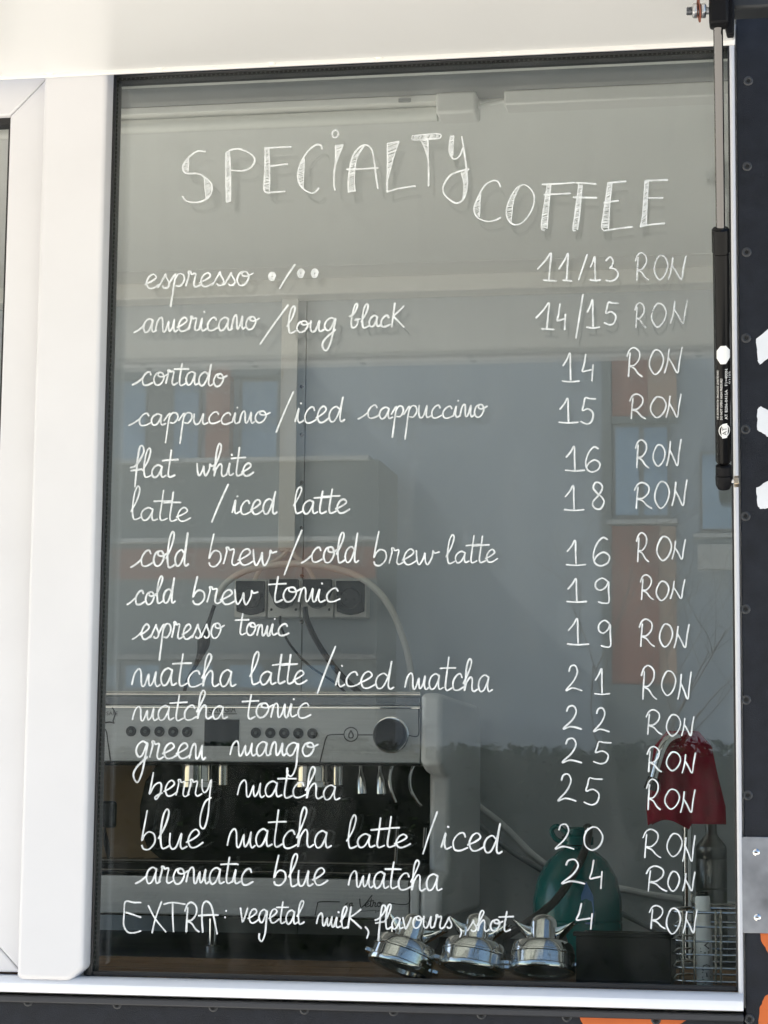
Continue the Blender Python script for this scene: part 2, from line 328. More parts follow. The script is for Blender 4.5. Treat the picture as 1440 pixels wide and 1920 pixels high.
def word(mb, txt, x0, x1, yb0, yb1, xh, asc=None, wid=4.8, lead=False, desc=None, mapf=on_glass, slant=.06, jit=1.):
    asc = asc or xh*2.05; desc = desc or xh*1.3
    strokes = []; x = 0
    if lead: strokes.append([(-.62,-.02),(-.3,.15),(.12,.5)])
    for ch in txt:
        adv, st = G[ch]; ky = 1+random.uniform(-.07, .07)*jit; kx = 1+random.uniform(-.06, .06)*jit; dy = random.uniform(-.05, .05)*jit
        for s in st: strokes.append([(x+px*kx, py*ky+dy) for px, py in s])
        x += adv*kx
    xs = [p[0] for s in strokes for p in s]; a, b = min(xs), max(xs)
    for s in strokes:
        o = []
        for px, py in s:
            t = (px-a)/(b-a)
            if py > 1: h = xh+(py-1)/1.1*(asc-xh)
            elif py < 0: h = py/1.3*desc
            else: h = py*xh
            o.append((x0+(x1-x0)*t+slant*(h-xh*.5), yb0+(yb1-yb0)*t-h))
        ribbon(mb, o, wid*random.uniform(.93, 1.08), mapf)
def caps(mb, items, wid=4.8, mapf=on_glass):
    for ch, x0, x1, y0, y1 in items:
        for s in C[ch]: ribbon(mb, [(x0+a*(x1-x0), y1-b*(y1-y0)) for a, b in s], wid*random.uniform(.93, 1.08), mapf)

# ================================================================== SETTING
g = MB().box((-120, -120, -.3), (120, 60, 0)).build('ground', pbr('concrete_paving', (.55, .52, .465), .85, var=.12, vscale=2, bump=.3, bscale=60)); g['kind'] = 'structure'
ZT = ZB+HH
# ---------------------------------------------------------------- kiosk shell
kiosk = thing('coffee_kiosk', 'dark riveted coffee kiosk shell with white lined interior around the menu window', 'kiosk', (0, 0, 0))
YF = -.012
XR = P(1389, 960, YF).x
ZSB = P(720, 1879, -.03).z                     # under side of the sill
ZI = P(720, 552, 2.38).z                       # ceiling line at the back wall
XL, XRR, YB, FLOOR = -2.0, .95, 2.40, .32
ZCEIL = ZI+.03
right_panel = MB().box((XR, YF, .05), (1.9, .045, 2.95)).build('right_cladding_panel', M_BLACK, kiosk, .0015)
low_panel = MB().box((-2.2, YF, .05), (XR-.0015, .045, ZSB-.004)).build('lower_cladding_panel', M_BLACK, kiosk, .0015)
MB().box((-2.2, YF-.007, ZSB-.0115), (XR-.002, YF+.002, ZSB-.0045)).build('cladding_lip', pbr('grey_lip', (.035, .037, .042), .4), kiosk, .0015)
MB().box((-2.2, .0, ZT+.004), (XR-.0015, .045, 2.95)).build('upper_wall', M_WHITE, kiosk)
MB().box((-2.2, .0, ZSB), (-1.02, .045, ZT)).build('left_wall', M_WHITE, kiosk)
MB().box((-2.2, .0455, .05), (1.9, 2.6, FLOOR-.02)).build('kiosk_base', M_DARK, kiosk)
MB().box((-2.25, -.02, 2.951), (1.95, 2.62, 3.0)).build('roof', M_WHITE, kiosk)
sw_ = MB()                                       # left side wall; unseen open doorway added to brighten the interior
sw_.box((XL-.1, .046, FLOOR-.019), (XL-.001, .2, 2.95)); sw_.box((XL-.1, 1.6, FLOOR-.019), (XL-.001, 2.55, 2.95)); sw_.box((XL-.1, .2, 2.4), (XL-.001, 1.6, 2.95))
sw_.build('side_wall', M_INWALL, kiosk)
MB().box((XRR+.001, .046, FLOOR-.019), (XRR+.1, 2.55, 2.95)).build('side_wall', M_INWALL, kiosk)
MB().box((XL, YB+.03, FLOOR-.019), (XRR, 2.56, 2.95)).build('rear_wall', M_DARK, kiosk)
MB().box((XL, .046, FLOOR-.018), (XRR, YB+.029, FLOOR)).build('interior_floor', pbr('kiosk_floor', (.42, .40, .36), .6, var=.1), kiosk)
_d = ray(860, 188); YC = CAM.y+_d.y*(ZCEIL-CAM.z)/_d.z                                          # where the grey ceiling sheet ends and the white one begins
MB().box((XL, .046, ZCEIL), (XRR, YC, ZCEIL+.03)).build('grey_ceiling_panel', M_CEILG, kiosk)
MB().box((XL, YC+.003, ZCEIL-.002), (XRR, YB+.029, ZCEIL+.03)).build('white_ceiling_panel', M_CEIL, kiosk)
xs = P(572, 800, YB).x
MB().box((XL, YB, FLOOR), (xs-.0012, YB+.028, ZCEIL-.003)).build('wall_panel', M_INWALL, kiosk, .001)
MB().box((xs+.0012, YB, FLOOR), (XRR, YB+.028, ZCEIL-.003)).build('wall_panel', M_INWALL, kiosk, .001)
for y in (604, 725, 815, 905, 990, 1080, 1166):
    p = P(566, y, YB); MB().lathe([(.0045, 0), (.0045, .001), (.002, .002)], p, (0, -1, 0), 12).build('wall_rivet', M_DSTEEL, kiosk, smoothed=True)
MB().box((XL, YB-.07, P(720, 548, YB-.07).z), (XRR, YB-.001, P(720, 512, YB-.07).z)).build('cornice', M_TRIM, kiosk, .004)
MB().box((XL, YB-.19, P(720, 470, YB-.19).z), (XRR, YB-.071, ZCEIL-.003)).build('ceiling_batten', M_TRIM, kiosk, .003)
# rivets of the dark cladding: dished washers with a dark middle
def rivet(x, y, host, n='rivet'):
    p = P(x, y, YF)
    o = MB().lathe([(.0052, 0), (.0052, .0008), (.0040, .0016), (.0030, .0015), (.0022, .0006)], p, (0, -1, 0), 18).build(n, M_RIVET, host, smoothed=True)
    MB().lathe([(.0021, 0), (.0019, .0009)], p, (0, -1, 0), 10).build('rivet_pin', M_HOLE, o)
for x, y in ((1403, 152), (1401, 312), (1400, 473), (1399, 634), (1398, 805), (1398, 968), (1398, 1142), (1399, 1312), (1402, 1491)): rivet(x, y, right_panel)
rivet(1405, 1911, right_panel)
for x, y in ((53, 1878), (220, 1883), (400, 1888), (571, 1893), (738, 1896), (903, 1902), (1063, 1907), (1230, 1912)): rivet(x, y, low_panel)
def paint_patch(name, pts, mat, host, off=.0006):
    rough = []
    for i, (a, b) in enumerate(pts):
        c, d = pts[(i+1) % len(pts)]
        for k in range(6):
            t = k/6; rough.append((a+(c-a)*t+random.uniform(-.9, .9), b+(d-b)*t+random.uniform(-.9, .9)))
    MB().prism([P(a, b, YF-off) for a, b in rough], (0, off-.0002, 0)).build(name, mat, host)
paint_patch('white_painted_stroke', [(1418, 636), (1452, 608), (1478, 640), (1452, 662), (1424, 684), (1420, 672)], M_CHALKW, right_panel)
paint_patch('white_painted_stroke', [(1420, 767), (1427, 762), (1452, 774), (1480, 792), (1466, 834), (1442, 820), (1420, 806)], M_CHALKW, right_panel)
paint_patch('white_painted_stroke', [(1418, 915), (1445, 898), (1480, 880), (1478, 930), (1450, 950), (1427, 955), (1420, 948)], M_CHALKW, right_panel)
paint_patch('orange_painted_patch', [(1428, 1765), (1424, 1740), (1434, 1716), (1460, 1700), (1490, 1730), (1480, 1800), (1442, 1790)], M_ORANGE, right_panel)
paint_patch('orange_painted_patch', [(1424, 1890), (1436, 1866), (1480, 1850), (1490, 1960), (1420, 1960)], M_ORANGE, right_panel)
paint_patch('orange_painted_stroke', [(1086, 1907), (1180, 1907), (1290, 1912), (1270, 1922), (1330, 1950), (1110, 1950)], M_ORANGE, low_panel)
# ---------------------------------------------------------------- the menu window
win = thing('menu_window', 'white framed double glazed window lettered by hand with the coffee menu', 'window', (0, 0, ZB))
YP = -.026
xa0, xa1 = P(61, 960, YP).x, P(181, 960, YP).x          # post cover
xa1 = P(183, 960, YP).x
zb_post = P(110, 1838, YP-.006).z
zt_lip = P(790, 107, -.034).z
MB().prism([(xa0, YP-.006, zt_lip+.05), (xa0, YP-.006, zb_post+.004), (xa0+.003, YP-.006, zb_post), (xa1-.016, YP-.006, zb_post), (xa1-.001, YP-.006, zb_post+.014), (xa1-.001, YP-.006, zt_lip+.05)], (0, .031, 0)).build('mullion_cover', M_WHITE, win, .0045, seg=4)
MB().box((xa0+.002, .0052, ZSB), (-.007, .045, ZT+.003)).build('mullion_core', M_TRIM, win)
XJ = P(1369, 960, -.012).x
MB().box((WW, -.016, ZSB+.001), (XR-.002, -.0015, ZT+.02)).build('right_jamb', M_WHITE, win, .003, seg=3)
MB().box((WW+.016, -.001, ZSB+.001), (XR-.002, .045, ZT+.02)).build('jamb_core', M_TRIM, win)
# sill: rounded nose along the whole front
def sill_prof(x): return [Vector((x, y, z)) for y, z in ((-.0015, ZB-.001), (-.016, ZB-.0015), (-.024, ZB-.003), (-.0295, ZB-.008), (-.0305, ZSB+.004), (-.029, ZSB+.0005), (-.0015, ZSB))]
MB().loft([sill_prof(-1.25), sill_prof(XR-.0022)]).build('sill', pbr('sill_white', (.80, .82, .86), .35, var=.03, vscale=8), win, smoothed=True)
MB().box((-1.02, -.001, ZSB-.003), (XR-.0022, .045, ZB-.0165)).build('sill_core', M_TRIM, win)
GW = .0062
gk = MB()
gk.box((0, -.006, ZB), (GW, .0, ZT)); gk.box((WW-.0022, -.006, ZB), (WW, .0, ZT))
gk.box((GW, -.006, ZB), (WW-.0022, .0, ZB+.005)); gk.box((GW, -.006, ZT-.008), (WW-.0022, .0, ZT+.003))
gk.build('gasket', M_RUBBER, win, .001)
def frame_strip(name, x0, xi, x1, z0, z1, zi, w_, ya, yb, mat):      # left strip x0..xi, top strip zi..z1, right and bottom tucked behind jamb and sill
    a = MB(); a.box((x0, ya, z0), (xi, yb, z1)); a.box((x1-w_, ya, z0), (x1, yb, z1)); a.box((xi, ya, z0), (x1-w_, yb, z0+w_)); a.box((xi, ya, zi), (x1-w_, yb, z1)); return a.build(name, mat, win)
frame_strip('spacer_bar', -.004, .0062, WW+.013, ZB-.013, ZT+.0, ZT-.0095, .0078, .0047, .0178, M_SPACER)
frame_strip('inner_gasket', -.006, -.0005, WW+.0145, ZB-.0145, ZT+.001, ZT-.0065, .0085, .0235, .034, M_RUBBER)
frame_strip('inner_bead', -.0065, -.002, WW+.0155, ZB-.016, ZT+.002, ZT-.006, .0085, .0345, .0445, M_TRIM)
pane = MB().box((-.003, 0.0004, ZB-.014), (WW+.014, .0044, ZT-.001)).build('outer_glass_pane', M_GLASS, win)
MB().box((-.005, .0184, ZB-.014), (WW+.014, .0224, ZT-.001)).build('inner_glass_pane', M_LOWE, win)

# ---- the handwriting, stroke by stroke (sight-line coordinates laid on the glass plane)
def zz(ox, oy, s): return lambda pts: [(ox+a/s, oy+b/s) for a, b in pts]
def hatch(mb, left, right, n, wid=2.3):                   # scribbled fill between two edges
    def at(poly, t):
        L = [0]
        for i in range(len(poly)-1): L.append(L[-1]+math.dist(poly[i], poly[i+1]))
        d = t*L[-1]
        for i in range(len(poly)-1):
            if d <= L[i+1]+1e-9:
                k = (d-L[i])/max(1e-9, L[i+1]-L[i]); return (poly[i][0]+(poly[i+1][0]-poly[i][0])*k, poly[i][1]+(poly[i+1][1]-poly[i][1])*k)
        return poly[-1]
    for i in range(n):
        t = (i+.5+random.uniform(-.25, .25))/n
        a = at(left, max(0, min(1, t+.03))); b = at(right, max(0, min(1, t-.03)))
        ribbon(mb, [a, ((a[0]+b[0])/2+random.uniform(-.5, .5), (a[1]+b[1])/2), b], wid*random.uniform(.7, 1.25), on_glass, sub=2)
LT = dict()
t1, t2, t3 = zz(320, 230, 4.5), zz(620, 230, 4.8), zz(870, 320, 3.6)
mb = MB(); TW = 4.6
def st(f, pts, w_=TW): ribbon(mb, f(pts), w_, on_glass)
st(t1, [(292,245),(230,240),(160,285),(105,360),(110,410),(145,430),(230,430),(290,465),(345,520),(340,600),(290,650),(220,672),(135,662),(102,622)])
hatch(mb, t1([(150,300),(108,360),(112,408)]), t1([(152,300),(150,360),(148,420)]), 9); st(t1, [(152,295),(150,350),(147,415)], 3)
hatch(mb, t1([(288,470),(290,540),(298,632)]), t1([(300,475),(342,540),(325,620)]), 14); st(t1, [(284,462),(288,540),(298,636)], 3)
st(t1, [(470,250),(465,400),(472,668)]); st(t1, [(494,248),(503,400),(503,660)]); st(t1, [(472,666),(503,660)])
hatch(mb, t1([(470,255),(466,400),(472,665)]), t1([(494,250),(503,400),(503,655)]), 30)
st(t1, [(470,255),(510,230),(580,222),(670,260),(710,310),(680,375),(610,405),(515,402)])
st(t1, [(797,210),(795,400),(787,550),(810,588),(870,586),(965,580)]); st(t1, [(827,217),(835,400),(832,578)], 3.4)
hatch(mb, t1([(797,215),(795,400),(790,560)]), t1([(827,217),(835,400),(832,575)]), 26)
st(t1, [(800,215),(900,208),(1015,203)]); st(t1, [(838,367),(910,358),(985,348)])
st(t1, [(1278,220),(1265,190),(1220,190),(1150,250),(1085,370),(1075,480),(1115,555),(1185,594),(1225,580),(1248,552)])
st(t1, [(1128,305),(1122,440),(1118,550)], 3); hatch(mb, t1([(1120,312),(1085,380),(1078,480),(1112,545)]), t1([(1127,308),(1124,400),(1120,480),(1118,548)]), 17)
st(t2, [(62,78),(38,68),(14,95),(22,130),(52,130),(70,100),(60,76)])
st(t2, [(45,205),(45,350),(32,450),(30,560),(40,605)]); st(t2, [(45,207),(112,200)], 3.5); st(t2, [(112,200),(80,280),(46,370)], 3.5)
hatch(mb, t2([(47,210),(46,360)]), t2([(108,202),(50,360)]), 12)
st(t2, [(160,625),(160,500),(190,330),(240,240),(310,200),(365,235),(390,330),(410,500),(425,592)]); st(t2, [(300,212),(240,310),(216,430),(214,560),(222,615)], 3.4)
st(t2, [(160,622),(222,612)]); st(t2, [(142,420),(280,416),(425,407)])
hatch(mb, t2([(290,215),(192,330),(162,500),(162,618)]), t2([(298,218),(240,310),(216,450),(220,608)]), 24)
st(t2, [(510,190),(512,400),(508,600),(520,618),(600,595),(690,580),(762,570)]); st(t2, [(510,188),(615,168)], 3.6); st(t2, [(615,168),(560,330),(518,500)], 3.4)
hatch(mb, t2([(512,195),(513,490)]), t2([(610,175),(522,490)]), 20)
st(t2, [(735,120),(860,106),(980,100),(978,140),(860,148),(740,155),(735,122)], 3.6); hatch(mb, t2([(740,122),(978,104)]), t2([(742,150),(976,138)]), 18)
st(t2, [(810,152),(860,260),(878,345)], 3.6); st(t2, [(876,155),(878,345)], 3.6); st(t2, [(878,345),(882,460),(880,570)])
hatch(mb, t2([(815,155),(876,340)]), t2([(874,157),(879,340)]), 13)
st(t2, [(1078,125),(1068,250),(1090,310),(1115,328),(1160,300),(1190,230)]); st(t2, [(1108,125),(1102,200),(1100,292)], 3.4); st(t2, [(1078,123),(1108,122)])
hatch(mb, t2([(1078,128),(1068,250),(1090,305)]), t2([(1106,128),(1102,200),(1100,290)]), 16)
st(t2, [(1180,125),(1200,250),(1220,400),(1230,560),(1200,680),(1140,724),(1080,700),(1020,640),(1015,570),(1070,480),(1150,440),(1245,418)])
st(t2, [(1175,450),(1200,560),(1190,690)], 3.2); hatch(mb, t2([(1178,450),(1200,560),(1192,685)]), t2([(1222,430),(1230,560),(1202,675)]), 18)
LT['specialty'] = mb; mb = MB()
st(t3, [(246,108),(230,75),(195,68),(140,100),(90,190),(68,260),(90,315),(150,342),(210,335),(245,316)], 4.2); st(t3, [(115,130),(108,220),(106,310)], 2.8)
hatch(mb, t3([(110,135),(72,255),(100,315)]), t3([(115,135),(108,220),(106,312)]), 15)
st(t3, [(375,105),(410,95),(455,130),(475,190),(455,270),(400,345),(345,365),(305,340),(285,280),(305,200),(345,130),(375,105)], 4.2); st(t3, [(374,112),(335,200),(318,345)], 2.8)
hatch(mb, t3([(365,115),(305,205),(287,280),(308,335)]), t3([(372,118),(338,195),(325,270),(319,340)]), 18)
for a, b, tp, md in (([(562,95),(530,300),(523,388),(545,400)], [(585,100),(567,300),(560,392)], [(527,93),(640,88),(745,80)], [(540,162),(718,153)]),
                     ([(775,90),(748,300),(735,395),(752,404)], [(798,95),(780,300),(766,398)], [(757,82),(820,84),(890,90)], [(738,180),(895,183)])):
    st(t3, a, 3.6); st(t3, b, 3.6); hatch(mb, t3(a[:3]), t3(b), 30); st(t3, tp); st(t3, md)
for a, b, tp, md, bt in (([(972,85),(940,300),(928,380),(945,405)], [(1000,85),(985,220),(975,395)], [(972,83),(1092,72)], [(945,215),(1043,202)], [(945,405),(1060,388),(1135,380)]),
                         ([(1222,68),(1205,300),(1190,375)], [(1245,70),(1235,250),(1230,370)], [(1225,68),(1375,62)], [(1240,184),(1342,184)], [(1190,378),(1250,365),(1355,355)])):
    st(t3, a, 3.6); st(t3, b, 3.2); hatch(mb, t3(a[:3]), t3(b), 30); st(t3, tp); st(t3, md); st(t3, bt)
LT['coffee'] = mb
def sl(mb, a, b): ribbon(mb, [a, ((a[0]+b[0])/2-.8, (a[1]+b[1])/2), b], 4.8, on_glass)
def disc(mb, x, y, r): 
    ribbon(mb, [(x+(.15+.85*k/26)*r*.8*math.cos(k*.72), y+(.15+.85*k/26)*r*math.sin(k*.72)) for k in range(27)], 3.0, on_glass, sub=3)
L = []
mb = MB(); word(mb, 'espresso', 272, 474, 540, 535, 25); sl(mb, (553, 496), (524, 541)); disc(mb, 510, 519, 9); disc(mb, 564, 513, 9); disc(mb, 590, 513, 9); L.append(('espresso with one or two dots', mb))
mb = MB(); word(mb, 'americano', 252, 486, 623, 617, 25, lead=True); sl(mb, (540, 572), (488, 645)); word(mb, 'louq', 538, 630, 625, 619, 22, 47, desc=35); word(mb, 'Blac', 654, 732, 614, 612, 20, 44); word(mb, 'k', 735, 758, 613, 613, 20, 44); L.append(('americano / long black', mb))
mb = MB(); word(mb, 'cortado', 249, 425, 721, 724, 25, 42, lead=True); L.append(('cortado', mb))
mb = MB(); word(mb, 'cappuccino', 242, 506, 797, 793, 22, lead=True, desc=35, wid=4.4); sl(mb, (550, 735), (518, 810)); word(mb, 'iced', 554, 647, 793, 790, 29, 49); word(mb, 'cappuccino', 672, 913, 785, 782, 23, lead=True, desc=36, wid=4.2); L.append(('cappuccino / iced cappuccino', mb))
mb = MB(); word(mb, 'flat', 244, 333, 895, 894, 23, 56, desc=22); word(mb, 'white', 369, 476, 893, 892, 24, 59); L.append(('flat white', mb))
mb = MB(); word(mb, 'latte', 245, 358, 974, 978, 24, 57, wid=4.2); sl(mb, (428, 908), (397, 979)); word(mb, 'iced', 436, 520, 964, 963, 27, 42); word(mb, 'latte', 550, 656, 963, 962, 24, 46); L.append(('latte / iced latte', mb))
mb = MB(); word(mb, 'cold', 246, 354, 1063, 1062, 28, 62, lead=True); word(mb, 'brew', 392, 518, 1061, 1060, 29, 57); sl(mb, (566, 994), (533, 1078)); word(mb, 'cold', 566, 673, 1055, 1054, 28, 55, lead=True); word(mb, 'brew', 701, 823, 1060, 1057, 29, 60, wid=4.2); word(mb, 'latte', 836, 933, 1056, 1054, 22, 51, wid=4.2); L.append(('cold brew / cold brew latte', mb))
mb = MB(); word(mb, 'cold', 239, 329, 1133, 1131, 25, 48, lead=True); word(mb, 'brew', 362, 483, 1131, 1133, 27, 51); word(mb, 'tonic', 502, 638, 1130, 1128, 26, 50); L.append(('cold brew tonic', mb))
mb = MB(); word(mb, 'espresso', 249, 420, 1198, 1197, 27, lead=True, desc=36); word(mb, 'tonic', 440, 542, 1191, 1192, 22, 43); L.append(('espresso tonic', mb))
mb = MB(); word(mb, 'matcha', 248, 443, 1286, 1288, 32, 62); word(mb, 'latte', 468, 576, 1284, 1281, 26, 58); sl(mb, (629, 1212), (595, 1300)); word(mb, 'iced', 630, 739, 1287, 1291, 29, 55); word(mb, 'matcha', 760, 924, 1291, 1297, 29, 62, wid=4.4); L.append(('matcha latte / iced matcha', mb))
mb = MB(); word(mb, 'matcha', 249, 427, 1352, 1348, 26, 51, wid=4.4); word(mb, 'tonic', 453, 583, 1347, 1345, 26, 45); L.append(('matcha tonic', mb))
mb = MB(); word(mb, 'qreen', 253, 386, 1420, 1425, 29, desc=46); word(mb, 'mango', 432, 596, 1417, 1416, 26, desc=41); L.append(('green mango', mb))
mb = MB(); word(mb, 'Nerry', 281, 397, 1494, 1493, 29, 56, desc=50, wid=4.4); word(mb, 'matcha', 446, 638, 1492, 1499, 29, 57, wid=4.5); L.append(('berry matcha', mb))
mb = MB(); word(mb, 'blue', 266, 381, 1591, 1590, 33, 71); word(mb, 'matcha', 427, 622, 1587, 1591, 33, 70); word(mb, 'latte', 650, 770, 1589, 1588, 24, 62); sl(mb, (820, 1522), (793, 1601)); word(mb, 'iced', 828, 942, 1592, 1600, 33, 60); L.append(('blue matcha latte / iced', mb))
mb = MB(); word(mb, 'aromatic', 255, 475, 1656, 1658, 29, 51, lead=True); word(mb, 'blue', 514, 615, 1660, 1661, 30, 58); word(mb, 'matcha', 654, 829, 1663, 1672, 30, 54); L.append(('aromatic blue matcha', mb))
mb = MB(); caps(mb, [('E', 231, 264, 1691, 1749), ('X', 278, 311, 1691, 1749), ('T', 307, 347, 1691, 1747), ('R', 346, 373, 1692, 1747), ('A', 372, 409, 1690, 1751)])
for x, y in ((424, 1708), (422, 1720)): ribbon(mb, [(x, y-1), (x, y+1)], 4.5, on_glass)
word(mb, 'vegetal', 450, 571, 1729, 1733, 25, 43, desc=36, wid=4.4); word(mb, 'mil', 594, 652, 1733, 1741, 20, 42); word(mb, 'k', 653, 678, 1740, 1740, 20, 41)
ribbon(mb, [(685, 1738), (691, 1747), (688, 1759)], 4.5, on_glass); word(mb, 'flavours', 703, 847, 1741, 1741, 22, 43, desc=26, wid=4.6); ribbon(mb, [(863, 1742), (865, 1749), (862, 1757)], 4.2, on_glass)
word(mb, 'shot', 877, 962, 1746, 1746, 21, 37, wid=4.6); L.append(('EXTRA: vegetal milk, flavours, shot', mb))
for n_, lab in (('specialty', 'big hatched title word SPECIALTY'), ('coffee', 'big hatched title word COFFEE')):
    o = LT[n_].build('title_lettering', M_PAINT, pane); o['label'] = 'handwritten '+lab
for nm, mb in L:
    o = mb.build('menu_lettering', M_PAINT, pane); o['label'] = 'handwritten menu line: '+nm
PR = [
 [('I',1008,1043,475,527),('I',1048,1072,475,527),('/',1085,1101,477,525),('1',1106,1126,481,526),('3',1135,1159,482,527),('R',1191,1216,474,525),('O',1226,1252,479,524),('N',1253,1286,480,525)],
 [('I',1005,1039,568,618),('4',1045,1061,570,618),('/',1080,1093,552,634),('1',1100,1124,562,615),('5',1133,1159,567,609),('R',1190,1211,568,614),('O',1221,1249,569,613),('N',1257,1289,562,607)],
 [('1',1054,1086,662,716),('4',1092,1113,664,714),('R',1175,1204,652,706),('O',1217,1244,656,702),('N',1246,1279,651,700)],
 [('1',1048,1084,747,793),('5',1089,1117,746,795),('R',1180,1210,739,785),('O',1219,1249,744,783),('N',1249,1277,739,783)],
 [('1',1060,1096,837,883),('6',1097,1125,838,885),('R',1191,1216,825,877),('O',1224,1247,834,874),('N',1250,1277,824,874)],
 [('1',1058,1095,911,957),('8',1109,1133,905,954),('R',1189,1222,905,953),('O',1227,1255,903,953),('N',1260,1288,900,949)],
 [('1',1062,1098,1013,1060),('6',1111,1143,1008,1061),('R',1193,1216,999,1053),('O',1231,1259,1006,1051),('N',1260,1285,1012,1049)],
 [('1',1063,1100,1085,1129),('9',1115,1143,1084,1131),('R',1200,1225,1078,1124),('O',1230,1254,1090,1126),('N',1257,1284,1087,1123)],
 [('1',1064,1104,1160,1209),('9',1121,1146,1163,1213),('R',1198,1227,1161,1212),('O',1236,1261,1170,1213),('N',1264,1292,1171,1215)],
 [('2',1061,1091,1248,1295),('1',1115,1143,1254,1302),('R',1202,1231,1248,1311),('O',1240,1267,1258,1304),('N',1271,1296,1260,1312)],
 [('2',1056,1090,1324,1367),('2',1113,1142,1328,1372),('R',1211,1241,1331,1377),('O',1249,1276,1340,1380),('N',1278,1301,1344,1380)],
 [('2',1054,1090,1385,1430),('5',1113,1146,1391,1432),('R',1213,1240,1400,1447),('O',1249,1276,1410,1445),('N',1279,1304,1412,1450)],
 [('2',1046,1080,1452,1502),('5',1095,1129,1459,1509),('R',1212,1238,1461,1518),('O',1246,1274,1480,1517),('N',1276,1303,1481,1524)],
 [('2',1041,1076,1546,1592),('0',1094,1130,1551,1594),('R',1205,1239,1555,1608),('O',1250,1279,1563,1606),('N',1280,1303,1567,1616)],
 [('2',1053,1096,1612,1657),('4',1106,1130,1613,1666),('R',1211,1250,1624,1671),('O',1252,1274,1634,1671),('N',1280,1303,1635,1671)],
 [('4',1081,1112,1694,1742),('R',1217,1247,1698,1741),('O',1249,1276,1703,1751),('N',1281,1307,1706,1750)]]
for i, row in enumerate(PR):
    fig = [q for q in row if q[0] not in 'RON']; ron = [q for q in row if q[0] in 'RON']
    mb = MB(); caps(mb, fig, 4.5); o = mb.build('price_lettering', M_PAINT, pane)
    mb = MB(); caps(mb, ron, 4.1); o2 = mb.build('currency_lettering', M_WORN if i < 2 else M_PAINT, pane); o2['label'] = 'handwritten RON beside '+L[i][0].split(':')[0]
    o['label'] = 'handwritten price '+''.join(q[0] for q in row if q[0] not in 'RON').replace('I', '1')+' RON beside '+L[i][0].split(':')[0]
# ---------------------------------------------------------------- the sash window on the left
sash = thing('sash_window', 'white mitred sash of the neighbouring kiosk window at the left edge', 'window', (-.5, 0, ZB))
sx1 = xa0-.0015; sx0 = -1.0; sz1 = P(40, 146, -.014).z; sz0 = ZB+.002; SWD = sx1-P(18, 240, -.014).x
def mit(pts): return [(a, -.014, b) for a, b in pts]
for nm, pts in (('sash_rail', [(sx0, sz1), (sx1, sz1), (sx1-SWD, sz1-SWD), (sx0+SWD, sz1-SWD)]), ('sash_rail', [(sx0, sz0), (sx1, sz0), (sx1-SWD, sz0+SWD), (sx0+SWD, sz0+SWD)]),
                ('sash_stile', [(sx1+.0, sz0+.0007), (sx1, sz1-.0007), (sx1-SWD, sz1-SWD-.0007), (sx1-SWD, sz0+SWD+.0007)]), ('sash_stile', [(sx0, sz0+.0007), (sx0, sz1-.0007), (sx0+SWD, sz1-SWD-.0007), (sx0+SWD, sz0+SWD+.0007)])):
    MB().prism(mit(pts), (0, .05, 0)).build(nm, M_WHITE, sash, .0025, seg=3)
sg = MB(); e = .004
a0, a1, c0, c1 = sx0+SWD, sx1-SWD, sz0+SWD, sz1-SWD
sg.box((a0, -.006, c0), (a0+e, .012, c1)); sg.box((a1-e, -.006, c0), (a1, .012, c1)); sg.box((a0+e, -.006, c0), (a1-e, .012, c0+e)); sg.box((a0+e, -.006, c1-.008), (a1-e, .012, c1))
sg.build('sash_gasket', M_RUBBER, sash)
MB().box((a0+.001, .0125, c0+.001), (a1-.001, .0165, c1-.001)).build('sash_pane', M_GLASS, sash)
# ---------------------------------------------------------------- the raised flap
YH, YO = -.034, -1.30
zh = zt_lip; zo = V(720, 671, -YO).z
flap = thing('raised_flap', 'cream white flap propped open above the menu window like an awning', 'flap', (0, YH, zh))
FX0, FX1 = -1.6, P(1378, 60, YH).x
dn = Vector((0, YO-YH, zo-zh)).normalized(); nz_ = Vector((0, -dn.z, dn.y))
if nz_.z < 0: nz_ = -nz_
def FP(x, s, h=0): return Vector((x, YH, zh))+dn*s+nz_*h
FL = math.dist((YH, zh), (YO, zo))
MB().prism([FP(FX0, 0.004), FP(FX1, 0.004), FP(FX1, FL), FP(FX0, FL)], nz_*.035).build('flap_sheet', M_FLAP, flap, .003)
MB().prism([FP(FX0, -.001, -.0035), FP(FX1, -.001, -.0035), FP(FX1, .0035, -.0035), FP(FX0, .0035, -.0035)], nz_*.03).build('hinge_lip', pbr('white_lip', (.86, .85, .82), .4), flap, .001)
MB().prism([FP(FX0, FL-.045, -.006), FP(FX1, FL-.045, -.006), FP(FX1, FL+.003, -.006), FP(FX0, FL+.003, -.006)], nz_*.0055).build('edge_trim', pbr('grey_trim', (.68, .68, .70), .4), flap, .001)
for x, y in ((95, 134), (300, 124), (510, 116), (710, 105), (935, 93), (1175, 77)):
    p = P(x, y+1, YH-.003)
    MB().lathe([(.0048, -.004), (.0048, .0022), (.0036, .0042), (.001, .005)], p, -nz_, 14).build('screw_cap', pbr('white_cap', (.87, .86, .80), .4), flap, smoothed=True)
for k in range(9):
    MB().lathe([(.006, 0), (.005, .002), (.001, .003)], FP(-.9+k*.19, FL-.02, -.006), -nz_, 12).build('trim_rivet', M_DSTEEL, flap, smoothed=True)
